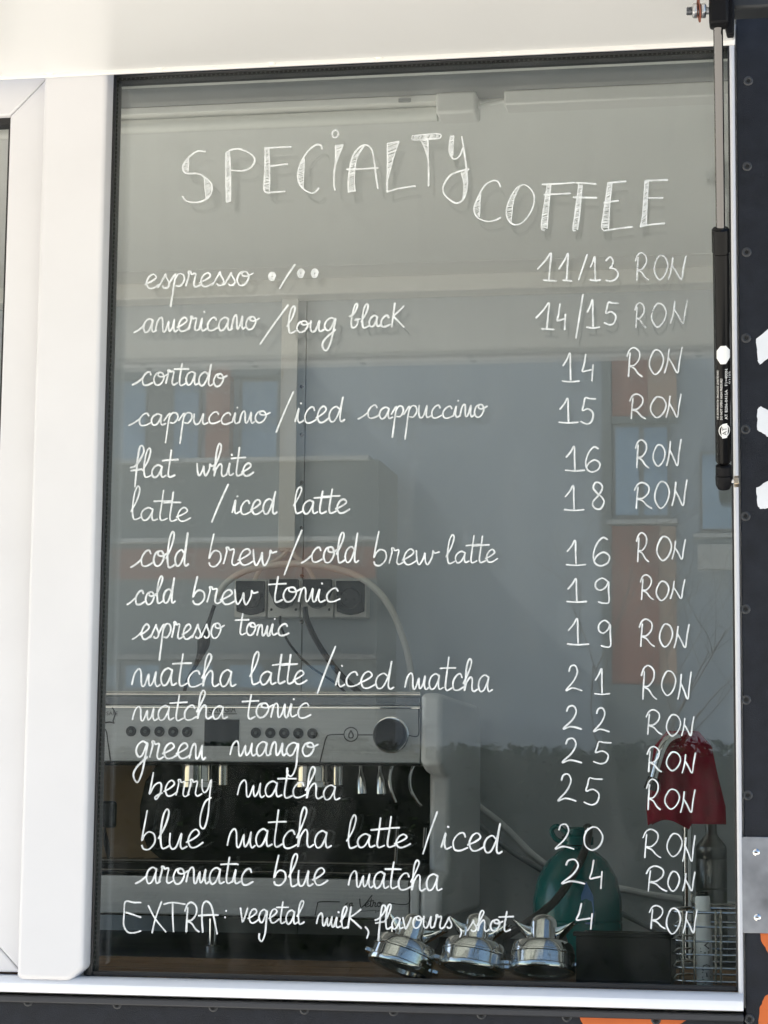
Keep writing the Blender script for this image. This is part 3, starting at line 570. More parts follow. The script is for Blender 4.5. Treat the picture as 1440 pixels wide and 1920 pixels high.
# ---------------------------------------------------------------- gas strut
def pixel(p):
    d = p-CAM; z = d.dot(fw); return 720+FPX*d.dot(rt)/z, 960-FPX*d.dot(up)/z
SA, SB = P(1357, 893, -.050), P(1346, 25, -.285)
def at_y(y):
    lo, hi = -.1, 1.1
    for _ in range(50):
        t = (lo+hi)/2
        if pixel(SA.lerp(SB, t))[1] > y: lo = t
        else: hi = t
    return SA.lerp(SB, lo)
strut = thing('gas_strut', 'black gas strut with chrome rod holding the flap open at the right jamb', 'gas strut', SA)
ax = (SB-SA).normalized()
TR = .0083
p0, p1 = at_y(866), at_y(427); L_ = (p1-p0).length
MB().lathe([(TR*.55, -.002), (TR*.9, 0), (TR, .002), (TR, L_-.027), (TR*.93, L_-.0265), (TR*.93, L_-.0255), (TR*1.08, L_-.025), (TR*1.08, L_-.002), (TR*.9, L_), (TR*.5, L_)], p0, ax, 40).build('cylinder', M_GLOSS_B, strut, smoothed=True)
MB().cyl(at_y(428), at_y(40), .0047, 24).build('rod', pbr('rod_chrome', (.15, .145, .14), .05, 1.), strut, smoothed=True)
q0 = at_y(918); q1 = at_y(870)
MB().lathe([(.002, 0), (.0065, .0015), (.0085, .006), (.0088, .013), (.0085, .0165), (.0078, .017), (.0085, .018), (.0083, (q1-q0).length-.002), (.006, (q1-q0).length)], q0, ax, 28).build('ball_socket', M_PLAST_B, strut, smoothed=True)
bp = at_y(903); bpx = Vector((XR+.001, bp.y+.012, bp.z-.001))
MB().cyl(bp+Vector((.006, .0, 0)), Vector((XR-.003, bp.y, bp.z)), .0028, 14).build('ball_stud', M_CHROME, strut, smoothed=True)
MB().lathe([(.0062, 0), (.0062, .005)], (XR-.006, bp.y, bp.z), (1, 0, 0), 6).build('stud_nut', pbr('zinc_yellow', (.55, .45, .33), .3, 1.), strut, .0006)
# top end: fork, bracket and bolt
tb = at_y(25)
MB().boxpx(1329, -30, 1366, 43, tb.y-.010, tb.y+.012).build('end_fitting', M_PLAST_B, strut, .003)
MB().prism([P(1358, -40, tb.y+.004), P(1374, -40, tb.y+.004), P(1377, 20, tb.y+.004), P(1376, 64, tb.y+.004), P(1363, 65, tb.y+.004), P(1357, 40, tb.y+.004)], (0, .012, 0)).build('bracket_plate', M_PLAST_B, strut, .0015)
MB().boxpx(1366, -50, 1475, 14, tb.y+.016, tb.y+.05).build('bracket_arm', pbr('black_arm', (.02, .022, .024), .5), strut, .003)
bc = P(1330, 20, tb.y); bl = P(1287, 21, tb.y)
th_ = MB(); th_.cyl(bc+Vector((.004, 0, 0)), bl, .0036, 16)
for k in range(7): th_.lathe([(.0036, -.0005), (.0044, 0), (.0036, .0005)], bl+Vector((.0012+k*.0013, 0, 0)), (1, 0, 0), 16)
th_.build('bolt', M_GALV, strut, smoothed=True)
for x, mt in ((1303, M_GALV), (1318, M_GALV)):
    MB().lathe([(.0068, -.0028), (.0078, -.0018), (.0078, .0018), (.0068, .0028)], P(x, 20, tb.y), (1, .1, 0), 6).build('nut', pbr('zinc_nut', (.6, .6, .6), .3, 1.), strut, .0005)
MB().lathe([(.0118, -.0005), (.0118, .0005)], P(1310.5, 19, tb.y), (1, .12, .1), 24).build('rusty_washer', pbr('rust', (.22, .07, .04), .8, var=.4, vscale=200), strut)
# print on the cylinder
ev = (CAM-p0); ev = (ev-ax*ev.dot(ax)).normalized(); er = ax.cross(ev)
if er.x < 0: er = -er
def tube_pt(xp, yp, r=TR+.0002):
    c = at_y(yp); xc = pixel(c)[0]; half = 15.4
    th = math.asin(max(-.99, min(.99, (xp-xc)/half))); return c+(er*math.sin(th)+ev*math.cos(th))*r
def tube_text(body, x_left, x_right, y_bot, y_top, name):    # reads upward, letter tops to the left
    vs, fs = text_mesh(body, name); a = MB()
    a.add([tube_pt(x_right+(x_left-x_right)*v, y_bot+(y_top-y_bot)*u) for u, v in vs], fs); a.build(name, M_PRINTW, strut)
tube_text('НЕ ВСКРЫВАТЬ! ВЫСОКОЕ ДАВЛЕНИЕ!', 1344.2, 1348.2, 782, 690, 'warning_print')
tube_text('DO NOT OPEN! HIGH PRESSURE!', 1350.5, 1354.5, 782, 705, 'warning_print')
tube_text('AT 8206-0415A   F1=400N', 1359, 1364, 782, 688, 'type_print')
tube_text('01/25', 1366, 1369, 717, 694, 'date_print')
def tube_patch(name, c, outline, mat, dr=.0003):
    a = MB(); n = len(outline); K = 6; v = [tube_pt(c[0], c[1], TR+dr)]; f = []
    for k in range(1, K+1):
        v += [tube_pt(c[0]+(x-c[0])*k/K, c[1]+(y-c[1])*k/K, TR+dr) for x, y in outline]
    f += [(0, 1+i, 1+(i+1) % n) for i in range(n)]
    for k in range(K-1):
        f += [(1+k*n+i, 1+(k+1)*n+i, 1+(k+1)*n+(i+1) % n, 1+k*n+(i+1) % n) for i in range(n)]
    a.add(v, f).build(name, mat, strut)
oct_ = []
for k in range(32):
    q = 2*math.pi*k/32; rr = 1/max(math.cos(q-math.pi/4*j) for j in range(8)); oct_.append((min(1368.5, 1356+12*rr*math.cos(q)), 661+17*rr*math.sin(q)))
tube_patch('paper_sticker', (1356, 661), oct_, M_PRINTW)
a = MB(); ring = []
for k in range(32):
    q = 2*math.pi*k/32; ring += [tube_pt(1358+10.5*math.cos(q), 803+12.5*math.sin(q)), tube_pt(1358+9*math.cos(q), 803+10.8*math.sin(q))]
a.add(ring, [(2*i, 2*i+1, (2*i+3) % 64, (2*i+2) % 64) for i in range(32)]); a.build('logo_ring', M_PRINTW, strut)
def dens(p, n=5): return [(p[i][0]+(p[(i+1) % len(p)][0]-p[i][0])*k/n, p[i][1]+(p[(i+1) % len(p)][1]-p[i][1])*k/n) for i in range(len(p)) for k in range(n)]
tube_patch('logo_badge', (1358, 803), dens([(1354, 817), (1352, 803), (1354.5, 790), (1363, 789), (1365, 800), (1363, 816)]), M_PRINTW)
vs, fs = text_mesh('AT', 'logo_letters'); MB().add([tube_pt(1362-7.5*v, 811-15*u, TR+.0007) for u, v in vs], fs).build('logo_letters', M_INK, strut)
# ---------------------------------------------------------------- steel plate on the right cladding
plate = thing('hinge_plate', 'worn galvanised steel plate with two screws on the dark right panel', 'metal plate', P(1420, 1750, YF))
MB().boxpx(1391, 1569, 1446, 1750, YF-.0026, YF-.0002).build('plate_sheet', M_GALV, plate, .0006)
for x, y in ((1418, 1598), (1420, 1720)):
    s_ = MB().lathe([(.0038, 0), (.0036, .001), (.0022, .0018), (.001, .002)], P(x, y, YF-.0026), (0, -1, 0), 16).build('screw', M_CHROME, plate, smoothed=True)
    c = P(x, y, YF-.0047); MB().box((c.x-.0016, c.y, c.z-.0004), (c.x+.0016, c.y+.0004, c.z+.0004)).build('screw_slot', M_HOLE, s_)
# ================================================================== INSIDE THE KIOSK
# front shelf and back counter
fs_ = thing('front_shelf', 'brown wooden shelf running along the inside of the window', 'shelf', (.3, .2, ZB-.04))
ZS = ZB-.004
for i in range(3):
    MB().box((XL+.02, .047+i*.1, ZS-.03), (XRR-.005, .1455+i*.1, ZS)).build('plank', M_WOOD, fs_, .0015)
bc_ = thing('back_counter', 'dark back counter under the espresso machine', 'counter', (0, 2, FLOOR))
FM = 1.75
ZC = P(500, 1790, FM).z
MB().box((XL+.02, FM-.14, ZC-.035), (XRR-.005, YB-.002, ZC)).build('worktop', M_DARK, bc_, .003)
for k in range(4):
    x0 = XL+.06+k*.71; MB().box((x0, FM-.10, FLOOR+.08), (x0+.70, FM-.08, ZC-.037)).build('door_panel', M_DARK, bc_, .002)
MB().box((XL+.04, FM-.078, FLOOR), (XRR-.01, YB-.003, ZC-.036)).build('carcass', M_DARK, bc_)
# ceiling light
led = thing('ceiling_light', 'unlit white strip light with end box along the kiosk ceiling', 'light', P(700, 205, YC))
YL = YC-.02
def LP_(x, y, dY=0): return P(x, y, YL+dY)
zl = ZCEIL-.001
xl0, xc0, xc1, xr0 = XL+.1, LP_(822, 205).x, LP_(897, 205).x, LP_(948, 190).x
MB().box((xl0, YL-.02, zl-.012), (xc0, YL+.02, zl)).build('light_rail', M_TRIM, led, .002)
MB().lathe([(.012, 0), (.012, xc0-.002-xl0)], (xl0, YL+.005, zl-.026), (1, 0, 0), 18).build('diffuser', M_LED, led, smoothed=True)
MB().box((xc0, YL-.03, zl-.036), (xc1, YL+.03, zl)).build('end_box', M_TRIM, led, .005, seg=3)
MB().cyl((xc1, YL, zl-.018), (xr0-.001, YL, zl-.010), .004, 10).build('lead', M_CABLEW, led)
MB().box((xr0, YL-.024, zl-.024), (XRR-.03, YL+.024, zl)).build('light_rail', M_TRIM, led, .003)
MB().box((LP_(752, 197).x, YL-.026, zl-.012), (LP_(774, 197).x, YL-.0205, zl-.006)).build('clip', M_CEILG, led)
# trunking, sockets, cables on the back wall
tk = thing('cable_trunking', 'white vertical cable trunking on the back wall above the sockets', 'trunking', P(540, 1030, YB))
MB().boxpx(527, 552, 546, 1032, YB-.028, YB-.001).build('trunking_channel', M_TRIM, tk, .0015)
MB().boxpx(525, 549, 556, 1028, YB-.032, YB-.0285).build('trunking_lid', M_TRIM, tk, .001)
sk = thing('socket_block', 'row of four wall sockets with smoked lids above the machine', 'socket', P(565, 1160, YB))
for i in range(4):
    x0 = 439+i*62.6; b = MB().boxpx(x0, 1087, x0+60.5, 1158, YB-.045, YB-.001).build('socket_base', M_TRIM, sk, .003)
    xm, ym = x0+30, 1118
    if i in (0, 3):
        lid = MB().prism([P(x, y, YB-.052) for x, y in ((x0+3, 1089), (x0+57, 1089), (x0+56, 1146), (x0+42, 1151), (x0+30, 1153), (x0+18, 1151), (x0+4, 1146))], (0, .0065, 0)).build('lid', M_SOCKD, sk, .0015)
    else:
        lid = MB().prism([P(x, y, YB-.07) for x, y in ((x0+3, 1086), (x0+57, 1086), (x0+58, 1108), (x0+45, 1135), (x0+30, 1140), (x0+15, 1135), (x0+2, 1108))], (0, .012, 0)).build('lid', M_SOCKD, sk, .0015)
    MB().lathe([(.0235, 0), (.0235, .003), (.0215, .003), (.0205, .0005)], P(xm, ym+3, YB-.0525 if i in (0, 3) else YB-.0705), (0, -1, 0), 30).build('outlet_ring', pbr('dark_grey_ring', (.03, .032, .033), .4), lid, smoothed=True)
    for dx in (-8, 8): MB().lathe([(.0025, 0), (.0025, .0012)], P(xm+dx, ym+6, YB-.0545 if i in (0, 3) else YB-.0725), (0, -1, 0), 10).build('outlet_hole', M_HOLE, lid)
    for dx in (-23, 23): MB().lathe([(.003, 0), (.002, .0016)], P(xm+dx, 1143, YB-.046 if i in (1, 2) else YB-.053), (0, -1, 0), 10).build('screw', M_HOLE, b)
def cable(name, pts, r, mat, label, Y=YB-.03, cat='cable', n=10):
    q = [P(a, b, c[0] if c else Y) for a, b, *c in pts]
    o = MB().tube(q, r, n, 7).build(name, mat, smoothed=True); tag(o, label, cat); return o
cable('white_cable', [(405, 1120), (425, 1092), (462, 1070), (510, 1060), (560, 1057), (610, 1062), (665, 1078), (705, 1105), (735, 1145), (755, 1195), (768, 1245), (776, 1310)], .0072, M_CABLEW, 'thick white cable arching over the wall sockets down behind the machine', YB-.06)
cable('white_cable', [(540, 1028), (532, 1040), (515, 1052), (490, 1066), (476, 1090)], .005, M_CABLEW, 'white cable from the trunking to the leftmost socket', YB-.02)
cable('white_cable', [(545, 1028), (556, 1045), (575, 1062), (590, 1088)], .005, M_CABLEW, 'white cable from the trunking to the third socket', YB-.02)
cable('black_cable', [(572, 1138), (575, 1160), (590, 1195), (615, 1235), (645, 1272), (680, 1304)], .0062, M_CABLEB, 'thick black power cable hanging from the third wall socket', YB-.075)
cable('grey_cable', [(525, 1155), (527, 1175), (545, 1210), (580, 1248), (625, 1278), (655, 1305)], .0026, M_SOCKD, 'thin grey cable hanging from the second wall socket', YB-.06)
cable('dark_cord', [(402, 1135), (392, 1165), (384, 1190), (380, 1215), (368, 1245), (352, 1275), (345, 1300)], lambda t: .004+.010*math.exp(-((t-.42)/.16)**2), M_CABLEB, 'dark knotted cord hanging left of the sockets', YB-.2)
cable('grey_pipe', [(880, 1500), (940, 1545), (1010, 1612), (1080, 1648), (1170, 1668), (1260, 1684), (1400, 1700)], .0075, M_GREYPL, 'upper pale grey pipe running behind the teal bottle', YB-.05)
cable('grey_pipe', [(880, 1530), (950, 1590), (1030, 1640), (1120, 1690), (1230, 1745), (1330, 1800)], .006, pbr('slate_pipe', (.22, .25, .28), .5), 'lower slate grey pipe sloping down behind the teal bottle', YB-.08)

# ---------------------------------------------------------------- espresso machine
em = thing('espresso_machine', 'two group steel espresso machine with light grey side cheek and black buttons', 'coffee machine', P(450, 1790, FM))
def z_(y, Y=FM): return P(500, y, Y).z
def x_(x, Y=FM): return P(x, 1500, Y).x
XM0, XM1 = x_(38), x_(787)
housing = MB().box((XM0, FM, z_(1430)), (XM1, FM+.54, z_(1327))).build('control_panel', M_STEEL, em, .002)
MB().box((XM0, FM+.008, z_(1324)), (XM1-.001, FM+.54, z_(1304))).build('top_tray', pbr('steel_blueish', (.32, .34, .36), .25, 1.), em, .003)
rl = MB(); rl.tube([(XM0, FM+.004, z_(1300)), (XM1-.001, FM+.004, z_(1300))], .004, 12, 1); rl.tube([(XM0, FM-.001, z_(1325.5)), (XM1-.001, FM-.001, z_(1325.5))], .0025, 10, 1)
rl.build('cup_rail', M_CHROME, em, smoothed=True)
MB().box((XM0, FM-.003, z_(1434)), (XM1, FM+.02, z_(1430.5))).build('panel_edge', M_PLAST_B, em)
MB().box((XM0, FM+.30, z_(1722)), (XM1, FM+.54, z_(1432))).build('back_body', M_DSTEEL, em)
MB().box((XM0+.001, FM+.285, z_(1640)), (XM1-.001, FM+.299, z_(1433))).build('splash_back', pbr('wood_reflection_steel', (.24, .17, .10), .35, .85, var=.1), em)  # steel sheet with the brown of reflected wood put into its colour
bk = [(300, 1425), (272, 1465), (262, 1510), (262, 1550), (276, 1590), (310, 1618), (360, 1640), (840, 1640), (840, 1425)]
MB().prism([P(x, y, FM+.27) for x, y in bk], (0, .013, 0)).build('black_glass_panel', pbr('black_glass', (.003, .005, .0045), .12, spec=.25), em, .002)
tray = MB().box((XM0, FM+.01, z_(1642)), (XM1-.012, FM+.284, z_(1622))).build('drip_tray', M_PLAST_B, em, .002)
for k in range(22): MB().box((XM0+.02+k*.033, FM+.02, z_(1622)+.0002), (XM0+.036+k*.033, FM+.28, z_(1622)+.003)).build('grate_bar', M_DSTEEL, tray)
for y in (1618, 1636): MB().tube([(XM0, FM+.004, z_(y)), (XM1-.012, FM+.004, z_(y))], .0028, 10, 1).build('tray_trim', M_DSTEEL, tray, smoothed=True)
MB().box((XM0, FM-.001, z_(1718)), (x_(769), FM+.28, z_(1646))).build('lower_panel', M_STEEL, em, .002)
MB().box((XM0, FM-.0015, z_(1721)), (x_(769), FM+.02, z_(1718.5))).build('lower_edge', M_DSTEEL, em)
def cheek(xa, xb, nm='side_cheek'):
    pr = [(FM-.004, z_(1299)), (FM-.006, z_(1432)), (FM+.05, z_(1446)), (FM+.11, z_(1452)), (FM+.11, z_(1632)), (FM+.02, z_(1642)), (FM+.0, z_(1650)), (FM+.0, z_(1722)), (FM+.55, z_(1722)), (FM+.55, z_(1340)), (FM+.50, z_(1300))]
    MB().prism([(xa, y, z) for y, z in pr], (xb-xa, 0, 0)).build(nm, M_GREYPL, em, .011, seg=4)
cheek(XM1+.0008, x_(829)); cheek(XM0-.042, XM0-.0008)
MB().box((x_(770), FM-.001, z_(1722)), (XM1, FM+.2, z_(1645))).build('front_foot', M_GREYPL, em, .004, seg=3)
for x in (246, 272.5, 299, 325, 351, 480, 507, 533, 559.5, 586):
    p = P(x, 1373+(x-400)*.012, FM-.0003); b = MB().lathe([(.0098, 0), (.0098, .0022), (.0085, .003), (.008, .0026), (.0001, .0024)], p, (0, -1, 0), 24).build('button', M_PLAST_B, em, smoothed=True)
    MB().lathe([(.0032, 0), (.0024, .0004), (.0022, 0)], p+Vector((0, -.0028, 0)), (0, -1, 0), 12).build('button_icon', pbr('icon_grey', (.16, .17, .17), .5), b)
MB().boxpx(383, 1349, 448, 1399, FM-.0015, FM-.0002).build('display', pbr('display_glass', (.006, .008, .01), .15, spec=.15), em, .001)
kn = P(733, 1378, FM-.0003)
MB().lathe([(.034, 0), (.034, .0015), (.0318, .0018)], kn, (0, -1, 0), 40).build('knob_ring', M_CHROME, em, smoothed=True)
kb = MB().lathe([(.030, .0016), (.030, .022), (.028, .026), (.02, .0275), (.0001, .028)], kn, (0, -1, 0), 40).build('knob', M_PLAST_B, em, smoothed=True)
def on_panel(x, y, off): return P(x, y, FM-.0006-off*.4)
def on_lower(x, y, off): return P(x, y, FM-.0016-off*.4)
mb = MB()
for s_ in ([(600, 1429), (606, 1404), (611, 1385), (618, 1378), (645, 1377)], [(671, 1378), (700, 1378)], [(767, 1379), (784, 1379), (785, 1350), (785, 1322)], [(170, 1362), (196, 1366), (202, 1390), (207, 1426)]): ribbon(mb, s_, 2.2, on_panel)
ribbon(mb, [(658+13*math.cos(k*.3), 1377+13*math.sin(k*.3)) for k in range(23)], 2, on_panel, sub=2)
ribbon(mb, [(658, 1370), (654, 1378), (655, 1383), (661, 1383), (662, 1378), (658, 1370)], 2.6, on_panel)
ribbon(mb, [(185, 1320), (205, 1322), (215, 1335), (214, 1346), (212, 1352), (214, 1356), (206, 1354), (190, 1356)], 2.6, on_panel)
mb.build('panel_lines', M_INK, em)
def flat_text(body, x0, y0, x1, y1, f, mat, nm, par):
    vs, fs = text_mesh(body, nm); MB().add([f(x0+(x1-x0)*u, y1+(y0-y1)*v, .0008) for u, v in vs], fs).build(nm, mat, par)
flat_text('GAGGIA', 391, 1322, 442, 1336, on_panel, M_INK, 'maker_lettering', em)
flat_text('& SAFE', 190, 1334, 221, 1341, on_panel, M_INK, 'badge_lettering', em)
mb = MB(); ribbon(mb, [(389, 1338.5), (444, 1338.5)], 1.4, on_panel, sub=1); mb.build('maker_underline', M_INK, em)
mb = MB()
ribbon(mb, [(591, 1716), (595, 1697), (600, 1691), (637, 1691)], 1.8, on_lower); ribbon(mb, [(728, 1693), (766, 1694), (766, 1660), (767, 1652)], 1.8, on_lower)
word(mb, 'La', 648, 663, 1700, 1699, 6, 9, 1.5, mapf=on_lower); word(mb, 'V', 671, 692, 1702, 1702, 10, 23, 1.9, mapf=on_lower, slant=.3); word(mb, 'etro', 684, 717, 1701, 1699, 8, 16, 1.7, mapf=on_lower)
ribbon(mb, [(672, 1709), (704, 1707)], 1., on_lower, sub=1); mb.build('model_lettering', M_INK, em)
flat_text('pro', 704, 1707, 717, 1712, on_lower, M_INK, 'model_suffix', em)
for x, wdt in ((372, .034), (585, .034)):
    YG = FM+.10; p = P(x, 1432, YG); top = z_(1431); hh = top-P(x, 1476, YG).z
    gh = MB().lathe([(wdt, 0), (wdt, hh*.75), (wdt*1.08, hh*.78), (wdt*1.08, hh), (.02, hh)], (p.x, YG, top), (0, 0, -1), 36).build('group_head', M_CHROME, em, smoothed=True)
    MB().lathe([(.010, 0), (.010, hh*.9)], (p.x+.055, YG-.02, top), (0, 0, -1), 18).build('group_pipe', M_CHROME, gh, smoothed=True)
for x in (676, 712):
    p = P(x, 1432, FM+.06); MB().lathe([(.003, 0), (.0035, .014), (.008, .03), (.0095, .055), (.006, .058)], (p.x, p.y, z_(1431)), (.06, 0, -1), 20).build('steam_valve', M_CHROME, em, smoothed=True)
for pts in ([(737, 1432), (731, 1455), (733, 1480), (742, 1505)], [(777, 1432), (769, 1455), (770, 1480), (782, 1503), (790, 1512)], [(745, 1552), (743, 1590), (741, 1625)], [(797, 1552), (795, 1590)]):
    MB().tube([P(a, b, FM+.05) for a, b in pts], .0032, 10).build('steam_wand', M_CHROME, em, smoothed=True)
for x in (741, 400, 120):
    p = P(x, 1722, FM+.06); MB().lathe([(.010, 0), (.010, p.z-ZC-.012), (.016, p.z-ZC-.010), (.016, p.z-ZC)], (p.x, p.y, p.z), (0, 0, -1), 18).build('foot', M_CHROME, em, smoothed=True)
hb = MB().boxpx(188, 1502, 212, 1552, FM+.1, FM+.13).build('hanging_handle', M_PLAST_B, em, .006, seg=3)
MB().tube([P(196, 1552, FM+.11), P(198, 1570, FM+.11), P(202, 1595, FM+.11), P(203, 1612, FM+.11)], lambda t: .006-.004*abs(t-.5)*2, 10).build('handle_tip', M_PLAST_B, em, smoothed=True)
# ---------------------------------------------------------------- portafilters on the shelf
def portafilter(px_, tilt, lean, label):
    base = P(px_, 1826, .085); base.z = ZS
    t = thing('portafilter', label, 'portafilter', base, 'portafilters upside down on the shelf')
    M4 = Matrix.Translation(base+Vector((0, 0, .0125))) @ Matrix.Rotation(lean, 4, 'Y') @ Matrix.Rotation(tilt, 4, 'X')
    def tr(mb): mb.v = [tuple(M4 @ Vector(v)) for v in mb.v]; return mb
    tr(MB().lathe([(.030, .010), (.0305, .001), (.033, -.0012), (.0362, -.0008), (.0368, .001), (.0368, .004), (.0354, .0052), (.0351, .0165), (.0358, .0175), (.0357, .0190), (.0348, .0200), (.0342, .0255), (.0318, .0298), (.0265, .0318), (.015, .0325)], (0, 0, 0), n=64)).build('body', M_PCHROME, t, smoothed=True)
    tr(MB().lathe([(.0298, .0098), (.001, .0100), (.0005, .012)], (0, 0, 0), n=40)).build('basket_hollow', M_HOLE, t)
    tr(MB().lathe([(.0150, .0318), (.0146, .034), (.0143, .053), (.0131, .0575), (.0095, .0610), (.0045, .0627), (.0005, .063)], (0, 0, 0), n=40)).build('spout_stem', M_PCHROME, t, smoothed=True)
    for sgn in (-1, 1):
        rings = []
        for k in range(11):
            q = k/10; cx = sgn*(.008+.028*q); cz = .0475+.0105*q**2; w2 = .0105-.003*q
            row = []
            for j_ in range(11):
                u = j_/10*math.pi; row.append(Vector((cx-sgn*.004*math.sin(u)*q, .004-math.cos(u)*w2, cz-math.sin(u)*(.0165-.0125*q**1.5))))
            for j_ in range(10, -1, -1):
                u = j_/10*math.pi; row.append(Vector((cx-sgn*.004*math.sin(u)*q, .004-math.cos(u)*(w2-.0016), cz-math.sin(u)*(.0148-.0122*q**1.5)+.0003)))
            rings.append(row)
        tr(MB().loft(rings)).build('spout_wing', M_PCHROME, t, smoothed=True)
        tr(MB().box((sgn*.0352, -.006, .0055), (sgn*.0425, .006, .0105))).build('lug', M_PCHROME, t, .001)
    h = MB(); h.tube([(0, .0335, .013), (0, .055, .020), (0, .09, .038), (0, .15, .070)], lambda t: .007+.006*min(1, t*1.5), 14); tr(h).build('handle', M_PLAST_B, t, smoothed=True)
portafilter(749, -.30, .30, 'chrome portafilter leaning to the right, nearest the machine')
portafilter(883, -.30, .12, 'upside down chrome portafilter, middle one of the three')
portafilter(1016, -.30, .01, 'upright chrome portafilter beside the black box')
# ---------------------------------------------------------------- teal bottle with hose
YT = FM-.03
bt = P(1083, 1790, YT); bt.z = ZC
jug = thing('water_jug', 'round teal plastic water jug with a loop handle, behind the portafilters', 'jug', bt)
HT = P(1083, 1590, YT).z-ZC
MB().lathe([(.070, 0), (.078, .006), (.081, .03), (.081, HT*.35), (.0795, HT*.36), (.0795, HT*.37), (.081, HT*.38), (.080, HT*.55), (.072, HT*.74), (.054, HT*.89), (.034, HT*.97), (.024, HT), (.024, HT+.004)], bt, n=44).build('body', M_TEAL, jug, smoothed=True)
MB().lathe([(.022, HT+.0045), (.029, HT+.006), (.029, HT+.020), (.024, HT+.023), (.024, HT+.034), (.018, HT+.038)], bt, n=30).build('neck_cap', M_TEAL, jug, smoothed=True)
MB().tube([P(1072, 1580, YT-.02), P(1045, 1575, YT-.02), P(1034, 1558, YT-.02), P(1044, 1549, YT-.02), P(1062, 1562, YT-.02), P(1076, 1578, YT-.02)], .0045, 10).build('handle_loop', M_TEAL, jug, smoothed=True)
MB().prism([(bt.x+a, bt.y-.0815+b*.3, bt.z+c) for a, b, c in ((.014, .02, HT*.40), (.032, .035, HT*.30), (.036, .04, HT*.45), (.034, .035, HT*.6), (.022, .03, HT*.72), (.013, .02, HT*.6))], (0, -.003, 0)).build('sky_reflection_patch', pbr('sky_reflection_blue', (.05, .18, .42), .3), jug)  # sky reflection on the jug, modelled as a blue patch
cable('black_hose', [(1098, 1562, YT), (1100, 1552, YT), (1104, 1556, YT-.03), (1098, 1590, YT-.09), (1075, 1640, YT-.12), (1040, 1690, YT-.15), (1000, 1722, YT-.2), (960, 1748, YT-.25), (925, 1768, YT-.3)], .0072, pbr('hose_rubber', (.03, .028, .028), .45, bump=.6, bscale=300), 'black braided hose running from the teal jug down to the left', cat='hose')
# ---------------------------------------------------------------- tap with cloth, steel flask
YK = FM-.02
tb_ = P(1290, 1790, YK); tb_.z = ZC
tap = thing('tap', 'chrome gooseneck tap under the dark red cloth', 'tap', tb_)
MB().tube([(tb_.x, tb_.y, ZC), (tb_.x, tb_.y, P(1290, 1500, YK).z), P(1288, 1420, YK), P(1275, 1388, YK), P(1256, 1386, YK-.02), P(1243, 1402, YK-.03), P(1233, 1432, YK-.03), P(1225, 1462, YK-.03)], .0085, 18).build('spout_pipe', M_CHROME, tap, smoothed=True)
MB().cyl(P(1226, 1458, YK-.03), P(1219, 1481, YK-.03), .0105, 20, .0125).build('nozzle', M_DSTEEL, tap, smoothed=True)
MB().lathe([(.026, 0), (.026, .006), (.014, .012)], tb_, n=24).build('base_flange', M_CHROME, tap, smoothed=True)
cl_ = thing('cloth', 'dark red cleaning cloth draped over the tap', 'cloth', P(1285, 1560, YK))
NU, NV = 36, 26; vs_ = []; ff = []
zt_c = P(1285, 1370, YK).z; zb_c = P(1285, 1555, YK).z
xc_ = P(1284, 1450, YK).x
for i in range(NU+1):
    u = i/NU
    for j in range(2*NV+1):
        v = (j-NV)/NV; av = abs(v); hw = .043+.023*min(1, av*1.3)+(.004 if v < 0 else 0)
        foldz = math.sin(u*13+.8)*.5+math.sin(u*23+2)*.25
        x = xc_+.004+(u*2-1)*hw-.012*(1-av)*(1 if u < .5 else .2)
        side = -1 if v < 0 else 1
        y = YK+side*(.006+.012*min(1, av*3))+foldz*.011*min(1, av*2.2)+side*.010*av
        lenf = 1-.10*max(0, math.sin(u*5.2+.4))-(.06 if u > .55 else 0)
        z = zt_c-(1-math.exp(-av*6))*.012-av*(zt_c-zb_c-.012)*lenf-.05*max(0, abs(u*2-1)-.55)*(1-av)
        vs_.append((x, y, z))
W_ = 2*NV+1
for i in range(NU):
    for j in range(2*NV): ff.append((i*W_+j, (i+1)*W_+j, (i+1)*W_+j+1, i*W_+j+1))
co = MB().add(vs_, ff).build('fabric', M_RED, cl_, smoothed=True); co.data.shade_smooth()
so_ = co.modifiers.new('thick', 'SOLIDIFY'); so_.thickness = .0022
fl = P(1335, 1790, FM+.05); fl.z = ZC
flask = thing('steel_flask', 'tall brushed steel flask with narrow neck below the red cloth', 'flask', fl)
hf = P(1335, 1590, FM+.05).z-ZC; hn = P(1335, 1552, FM+.05).z-ZC
MB().lathe([(.026, 0), (.0285, .003), (.0285, hf*.64), (.0275, hf*.645), (.0285, hf*.65), (.0285, hf*.90), (.0278, hf*.905), (.0285, hf*.91), (.0285, hf), (.0275, hf+.004), (.013, hf+.022), (.0105, hf+.026), (.0105, hn+.01)], fl, n=40).build('body', pbr('flask_steel', (.20, .20, .195), .28, .9), flask, smoothed=True)
# ---------------------------------------------------------------- black box, wire basket, marker
bx = P(1165, 1826, .12); bx.z = ZS
box = thing('black_box', 'small open black plastic box on the shelf beside the wire basket', 'box', bx)
Yb0, Yb1 = .075, .19; xa, xb = P(1080, 1800, Yb0).x, P(1258, 1800, Yb0).x; zt_ = P(1165, 1757, Yb0).z
th = .003
for nm, a_, b_ in (('front_wall', (xa, Yb0, ZS), (xb, Yb0+th, zt_)), ('rear_wall', (xa, Yb1-th, ZS), (xb, Yb1, zt_)), ('end_wall', (xa, Yb0+th, ZS), (xa+th, Yb1-th, zt_)), ('end_wall', (xb-th, Yb0+th, ZS), (xb, Yb1-th, zt_)), ('bottom', (xa+th, Yb0+th, ZS+.0005), (xb-th, Yb1-th, ZS+.003))):
    MB().box(a_, b_).build(nm, M_PLAST_B, box, .0008)
MB().box((xa-.003, Yb0-.003, zt_+.0002), (xb+.003, Yb0+.004, zt_+.005)).build('rim', M_PLAST_B, box, .001)
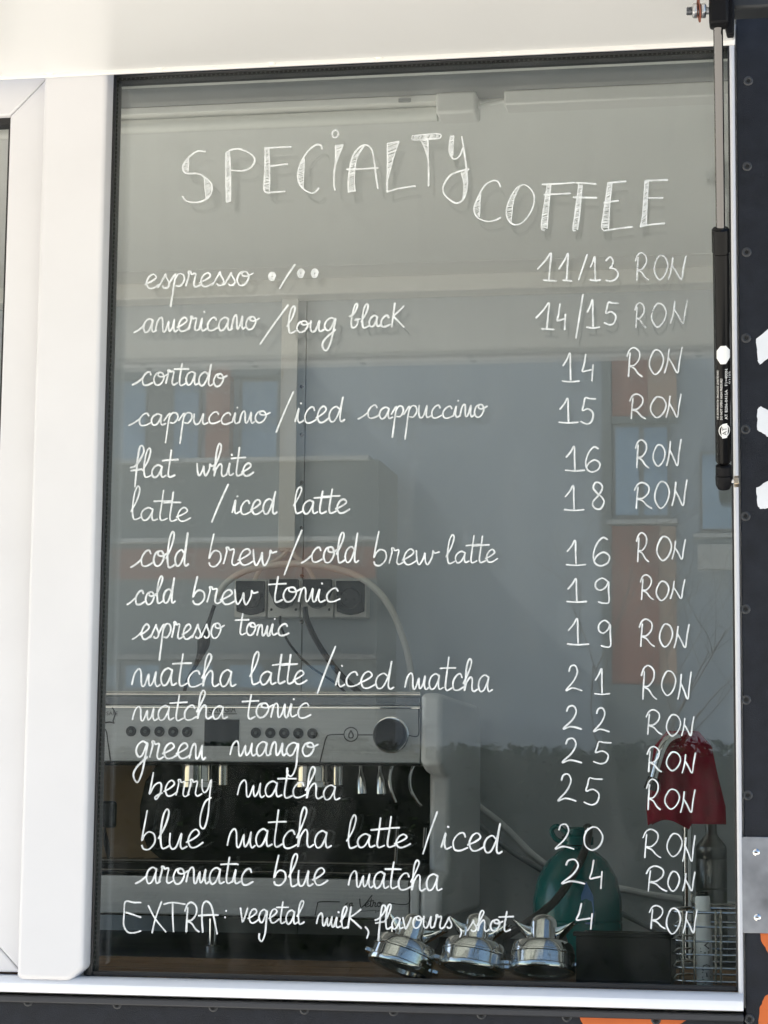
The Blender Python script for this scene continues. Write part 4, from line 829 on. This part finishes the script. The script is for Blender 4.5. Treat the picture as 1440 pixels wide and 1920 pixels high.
bk_ = thing('wire_basket', 'chrome wire basket standing on the shelf at the right jamb', 'basket', P(1340, 1840, .1))
wx0, wx1, wy0, wy1 = P(1262, 1800, .075).x, WW+.06, .058, .16
def loop(z, ins=0.):
    r = .02; pts = []
    for cx, cy, a0 in ((wx1-r, wy1-r, 0), (wx0+r, wy1-r, 90), (wx0+r, wy0+r, 180), (wx1-r, wy0+r, 270)):
        for k in range(5):
            q = math.radians(a0+k*22.5); pts.append(Vector((cx+r*math.cos(q), cy+r*math.sin(q), z)))
    return pts
for i, y in enumerate((1711, 1738, 1765, 1790, 1815, 1840)):
    z = P(1320, y, .06).z; MB().tube(loop(z), .0012 if i else .0018, 8, 1, closed=True).build('wire_hoop', M_WIRE, bk_, smoothed=True)
for x in (1281, 1302, 1342, 1352, 1392):
    MB().tube([P(x, 1706, wy0-.002), P(x, 1845, wy0-.002)], .0012, 8, 1).build('upright_wire', M_WIRE, bk_, smoothed=True)
for x in (1275, 1310, 1350):
    p = P(x, 1706, wy1+.002); MB().tube([p, (p.x, p.y, ZS+.002)], .0012, 8, 1).build('upright_wire', M_WIRE, bk_, smoothed=True)
MB().tube([P(1298, 1676, .1), P(1298, 1688, .1), P(1304, 1695, .1), P(1330, 1696, .1), P(1400, 1697, .1)], .0014, 8, 4).build('hook_wire', M_WIRE, bk_, smoothed=True)
MB().tube([P(1343, 1740, .09), P(1344, 1730, .09), P(1348, 1724, .09), P(1352, 1728, .09), P(1352, 1745, .09)], .0014, 8, 4).build('hook_wire', M_WIRE, bk_, smoothed=True)
mk = P(1322, 1846, .085); mk.z = ZS+.001
pen = thing('marker_pen', 'white paint marker with black lettering standing in the wire basket', 'marker', mk)
mt_top = P(1317, 1680, .085); axm = (mt_top-mk).normalized(); Lm = (mt_top-mk).length
MWH = pbr('white_pen_plastic', (.74, .75, .75), .35)
MB().lathe([(.0075, 0), (.0088, .002), (.0088, Lm*.62), (.0082, Lm*.64)], mk, axm, 28).build('barrel', MWH, pen, smoothed=True)
MB().lathe([(.0080, Lm*.641), (.0080, Lm*.74), (.0086, Lm*.75), (.0082, Lm*.97), (.0074, Lm)], mk, axm, 28).build('cap', MWH, pen, smoothed=True)
MB().lathe([(.0070, Lm+.0003), (.0066, Lm+.0045)], mk, axm, 24).build('cap_plug', M_PLAST_B, pen, smoothed=True)
evm = (CAM-mk); evm = (evm-axm*evm.dot(axm)).normalized(); erm = axm.cross(evm)
if erm.x < 0: erm = -erm
def pen_text(body, h0, h1, s0, s1, nm):      # reads downward, letter tops to the right
    vs, fs = text_mesh(body, nm); out = []
    for u, v in vs:
        sft = s0+(s1-s0)*v; th_ = sft/.0089; c = mk+axm*(h0+(h1-h0)*u); out.append(c+(erm*math.sin(th_)+evm*math.cos(th_))*.0090)
    MB().add(out, fs).build(nm, M_INK, pen)
pen_text('MP', Lm*.50, Lm*.34, -.004, .006, 'pen_lettering'); pen_text('CHA', Lm*.25, Lm*.02, -.003, .0075, 'pen_lettering')
# ================================================================== ACROSS THE STREET (met in the glass)
M_FAC = pbr('pale_render', (.34, .38, .43), .85, var=.05, vscale=1.5)
M_FACG = pbr('grey_render', (.17, .18, .18), .85, var=.06, vscale=1.5)
M_FACO = pbr('orange_render', (.31, .115, .07), .85, var=.08, vscale=1.5)
M_FRM = pbr('window_frame_grey', (.20, .19, .18), .5)
M_PANE = pbr('far_window_glass', (.24, .34, .46), .06, spec=.9)
M_SILLF = pbr('pale_sill', (.42, .42, .41), .7)
DB = 36.0
bl = thing('apartment_building', 'pale apartment block with orange window bays across the street', 'building', V(800, 1640, DB))
def vbox(name, x0, y0, x1, y1, D0, D1, mat, par, bevel=0):
    a, b = V(x0, (y0+y1)/2, D0), V(x1, (y0+y1)/2, D0); z1, z0 = V((x0+x1)/2, y0, D0).z, V((x0+x1)/2, y1, D0).z
    return MB().box((a.x, -D0, max(0., z0)), (b.x, -D1, z1)).build(name, mat, par, bevel)
vbox('wall', -900, 200, 2600, 1900, DB, DB+10, M_FAC, bl)
vbox('roof', -920, 180, 2620, 200.5, DB-.4, DB+10.4, M_FACG, bl)
def vwin(x0, y0, x1, y1, D, par, mull=1, sill=True):
    f = vbox('window', x0, y0, x1, y1, D-.05, D-.001, M_FRM, par)
    n_ = mull+1; wv = (x1-x0)/n_
    for k in range(n_): vbox('pane', x0+k*wv+5, y0+7, x0+(k+1)*wv-5, y1-7, D-.06, D-.0505, M_PANE, f)
    if sill: vbox('sill', x0-12, y1+1, x1+14, y1+9, D-.2, D-.002, M_SILLF, f)
# orange bay on the right
vbox('grey_pilaster', 1128, 300, 1146, 1640, DB-.12, DB-.001, M_FACG, bl); vbox('grey_pilaster', 1214, 640, 1268, 780, DB-.121, DB-.001, pbr('brown_render', (.42, .28, .2), .85), bl)
vbox('orange_panel', 1147, 600, 1213, 779, DB-.10, DB-.001, M_FACO, bl); vbox('lintel', 1147, 780, 1268, 792, DB-.14, DB-.001, M_FACG, bl)
vwin(1149, 794, 1256, 972, DB-.05, bl, 1); vbox('orange_panel', 1147, 986, 1235, 1282, DB-.10, DB-.001, M_FACO, bl); vbox('brown_panel', 1236, 986, 1268, 1282, DB-.09, DB-.001, MATS['brown_render'], bl)
vbox('plinth', 1147, 1284, 1268, 1640, DB-.15, DB-.001, M_FACG, bl)
vwin(1312, 845, 1376, 998, DB, bl, 0); vbox('planter_box', 1308, 1020, 1380, 1066, DB-.5, DB-.21, M_SILLF, bl)
# upper storey at the left: wide glazing and orange pier
vbox('shade_band', 150, 640, 524, 706, DB-.3, DB-.001, M_FACG, bl)
vwin(160, 708, 276, 869, DB-.02, bl, 0, False); vbox('pier', 277, 707, 320, 869, DB-.08, DB-.001, M_FRM, bl); vwin(321, 708, 376, 869, DB-.02, bl, 0, False)
vbox('orange_pier', 386, 640.5, 430, 869, DB-.31, DB-.001, M_FACO, bl); vwin(448, 708, 523, 869, DB-.02, bl, 0, False)
DW = 34.0
lw = thing('low_wing', 'low grey flat roofed wing with an orange band left of the pale block', 'building', V(450, 1640, DW))
vbox('wall', -900, 874, 704, 1900, DW, DW+1.9, M_FACG, lw); vbox('parapet', -905, 866, 690, 873.5, DW-.15, DW+1.9, M_SILLF, lw)
vbox('ledge', -900, 1012, 706, 1020, DW-.25, DW-.001, M_SILLF, lw); vbox('orange_band', -900, 1032, 703, 1088, DW-.04, DW-.001, M_FACO, lw); vbox('ledge', -900, 1226, 704, 1236, DW-.2, DW-.001, M_FRM, lw)
for x0 in (150, 230, 330, 425, 560): vwin(x0, 1240, x0+72, 1296, DW, lw, 0, False)
# hedge
DH = 8.2
ht = V(720, 1396, DH).z
hd = thing('hedge', 'clipped dark green hedge along the far side of the path', 'hedge', (-1, -DH-.5, 0))
hv, hf_ = MB(), None
MB().box((-9, -DH-.95, 0), (5, -DH-.10, ht-.045)).build('inner_twigs', pbr('hedge_core', (.009, .013, .006), .9, var=.3), hd)
rnd = random.Random(3)
for k in range(26000):
    x = rnd.uniform(-9, 5); side = rnd.random()
    if side < .6: y, z = -DH-rnd.uniform(0, .14), rnd.uniform(0, ht)
    else: y, z = -DH-rnd.uniform(0, 1.), ht-.055+rnd.random()**2*.075+.018*math.sin(x*3.1)+.014*math.sin(x*7.7)
    c = Vector((x, y, z)); s_ = rnd.uniform(.014, .03)
    d1 = Vector((rnd.gauss(0, 1), rnd.gauss(0, 1), rnd.gauss(0, 1))).normalized(); d2 = d1.cross(Vector((rnd.gauss(0, 1), rnd.gauss(0, 1), rnd.gauss(0, 1)))).normalized()
    hv.add([c-d1*s_, c+d2*s_*.5, c+d1*s_, c-d2*s_*.5], [(0, 1, 2, 3)])
hv.build('foliage', pbr('hedge_leaf', (.011, .018, .008), .9, var=.4, vscale=3, spec=.05), hd)
# bare street tree
DT = 20.0
tp = V(1190, 1640, DT); tp.z = 0
tree = thing('bare_tree', 'thin leafless street tree before the orange window bay', 'tree', tp)
tb1, tb2 = MB(), MB()
def grow(p, d, L_, r, lev, rr):
    q = p+d*L_; mid = p.lerp(q, .5)+Vector((rr.gauss(0, .04), rr.gauss(0, .04), 0))*L_
    (tb1 if lev == 0 else tb2).tube([p, mid, q], lambda t: r*(1-.35*t), 6 if lev < 2 else 4, 3)
    if lev >= 5: return
    for k in range(3 if lev < 2 else 2+(rr.random() < .4)):
        nd = (d+Vector((rr.gauss(0, .45), rr.gauss(0, .45), rr.gauss(.12, .25)))).normalized()
        grow(p.lerp(q, rr.uniform(.6, 1)), nd, L_*rr.uniform(.6, .8), r*.6, lev+1, rr)
grow(tp, Vector((0, 0, 1)), 1.9, .02, 0, random.Random(11))
MB_B = pbr('bark', (.07, .05, .035), .9)
tb1.build('trunk', MB_B, tree); tb2.build('crown', MB_B, tree)
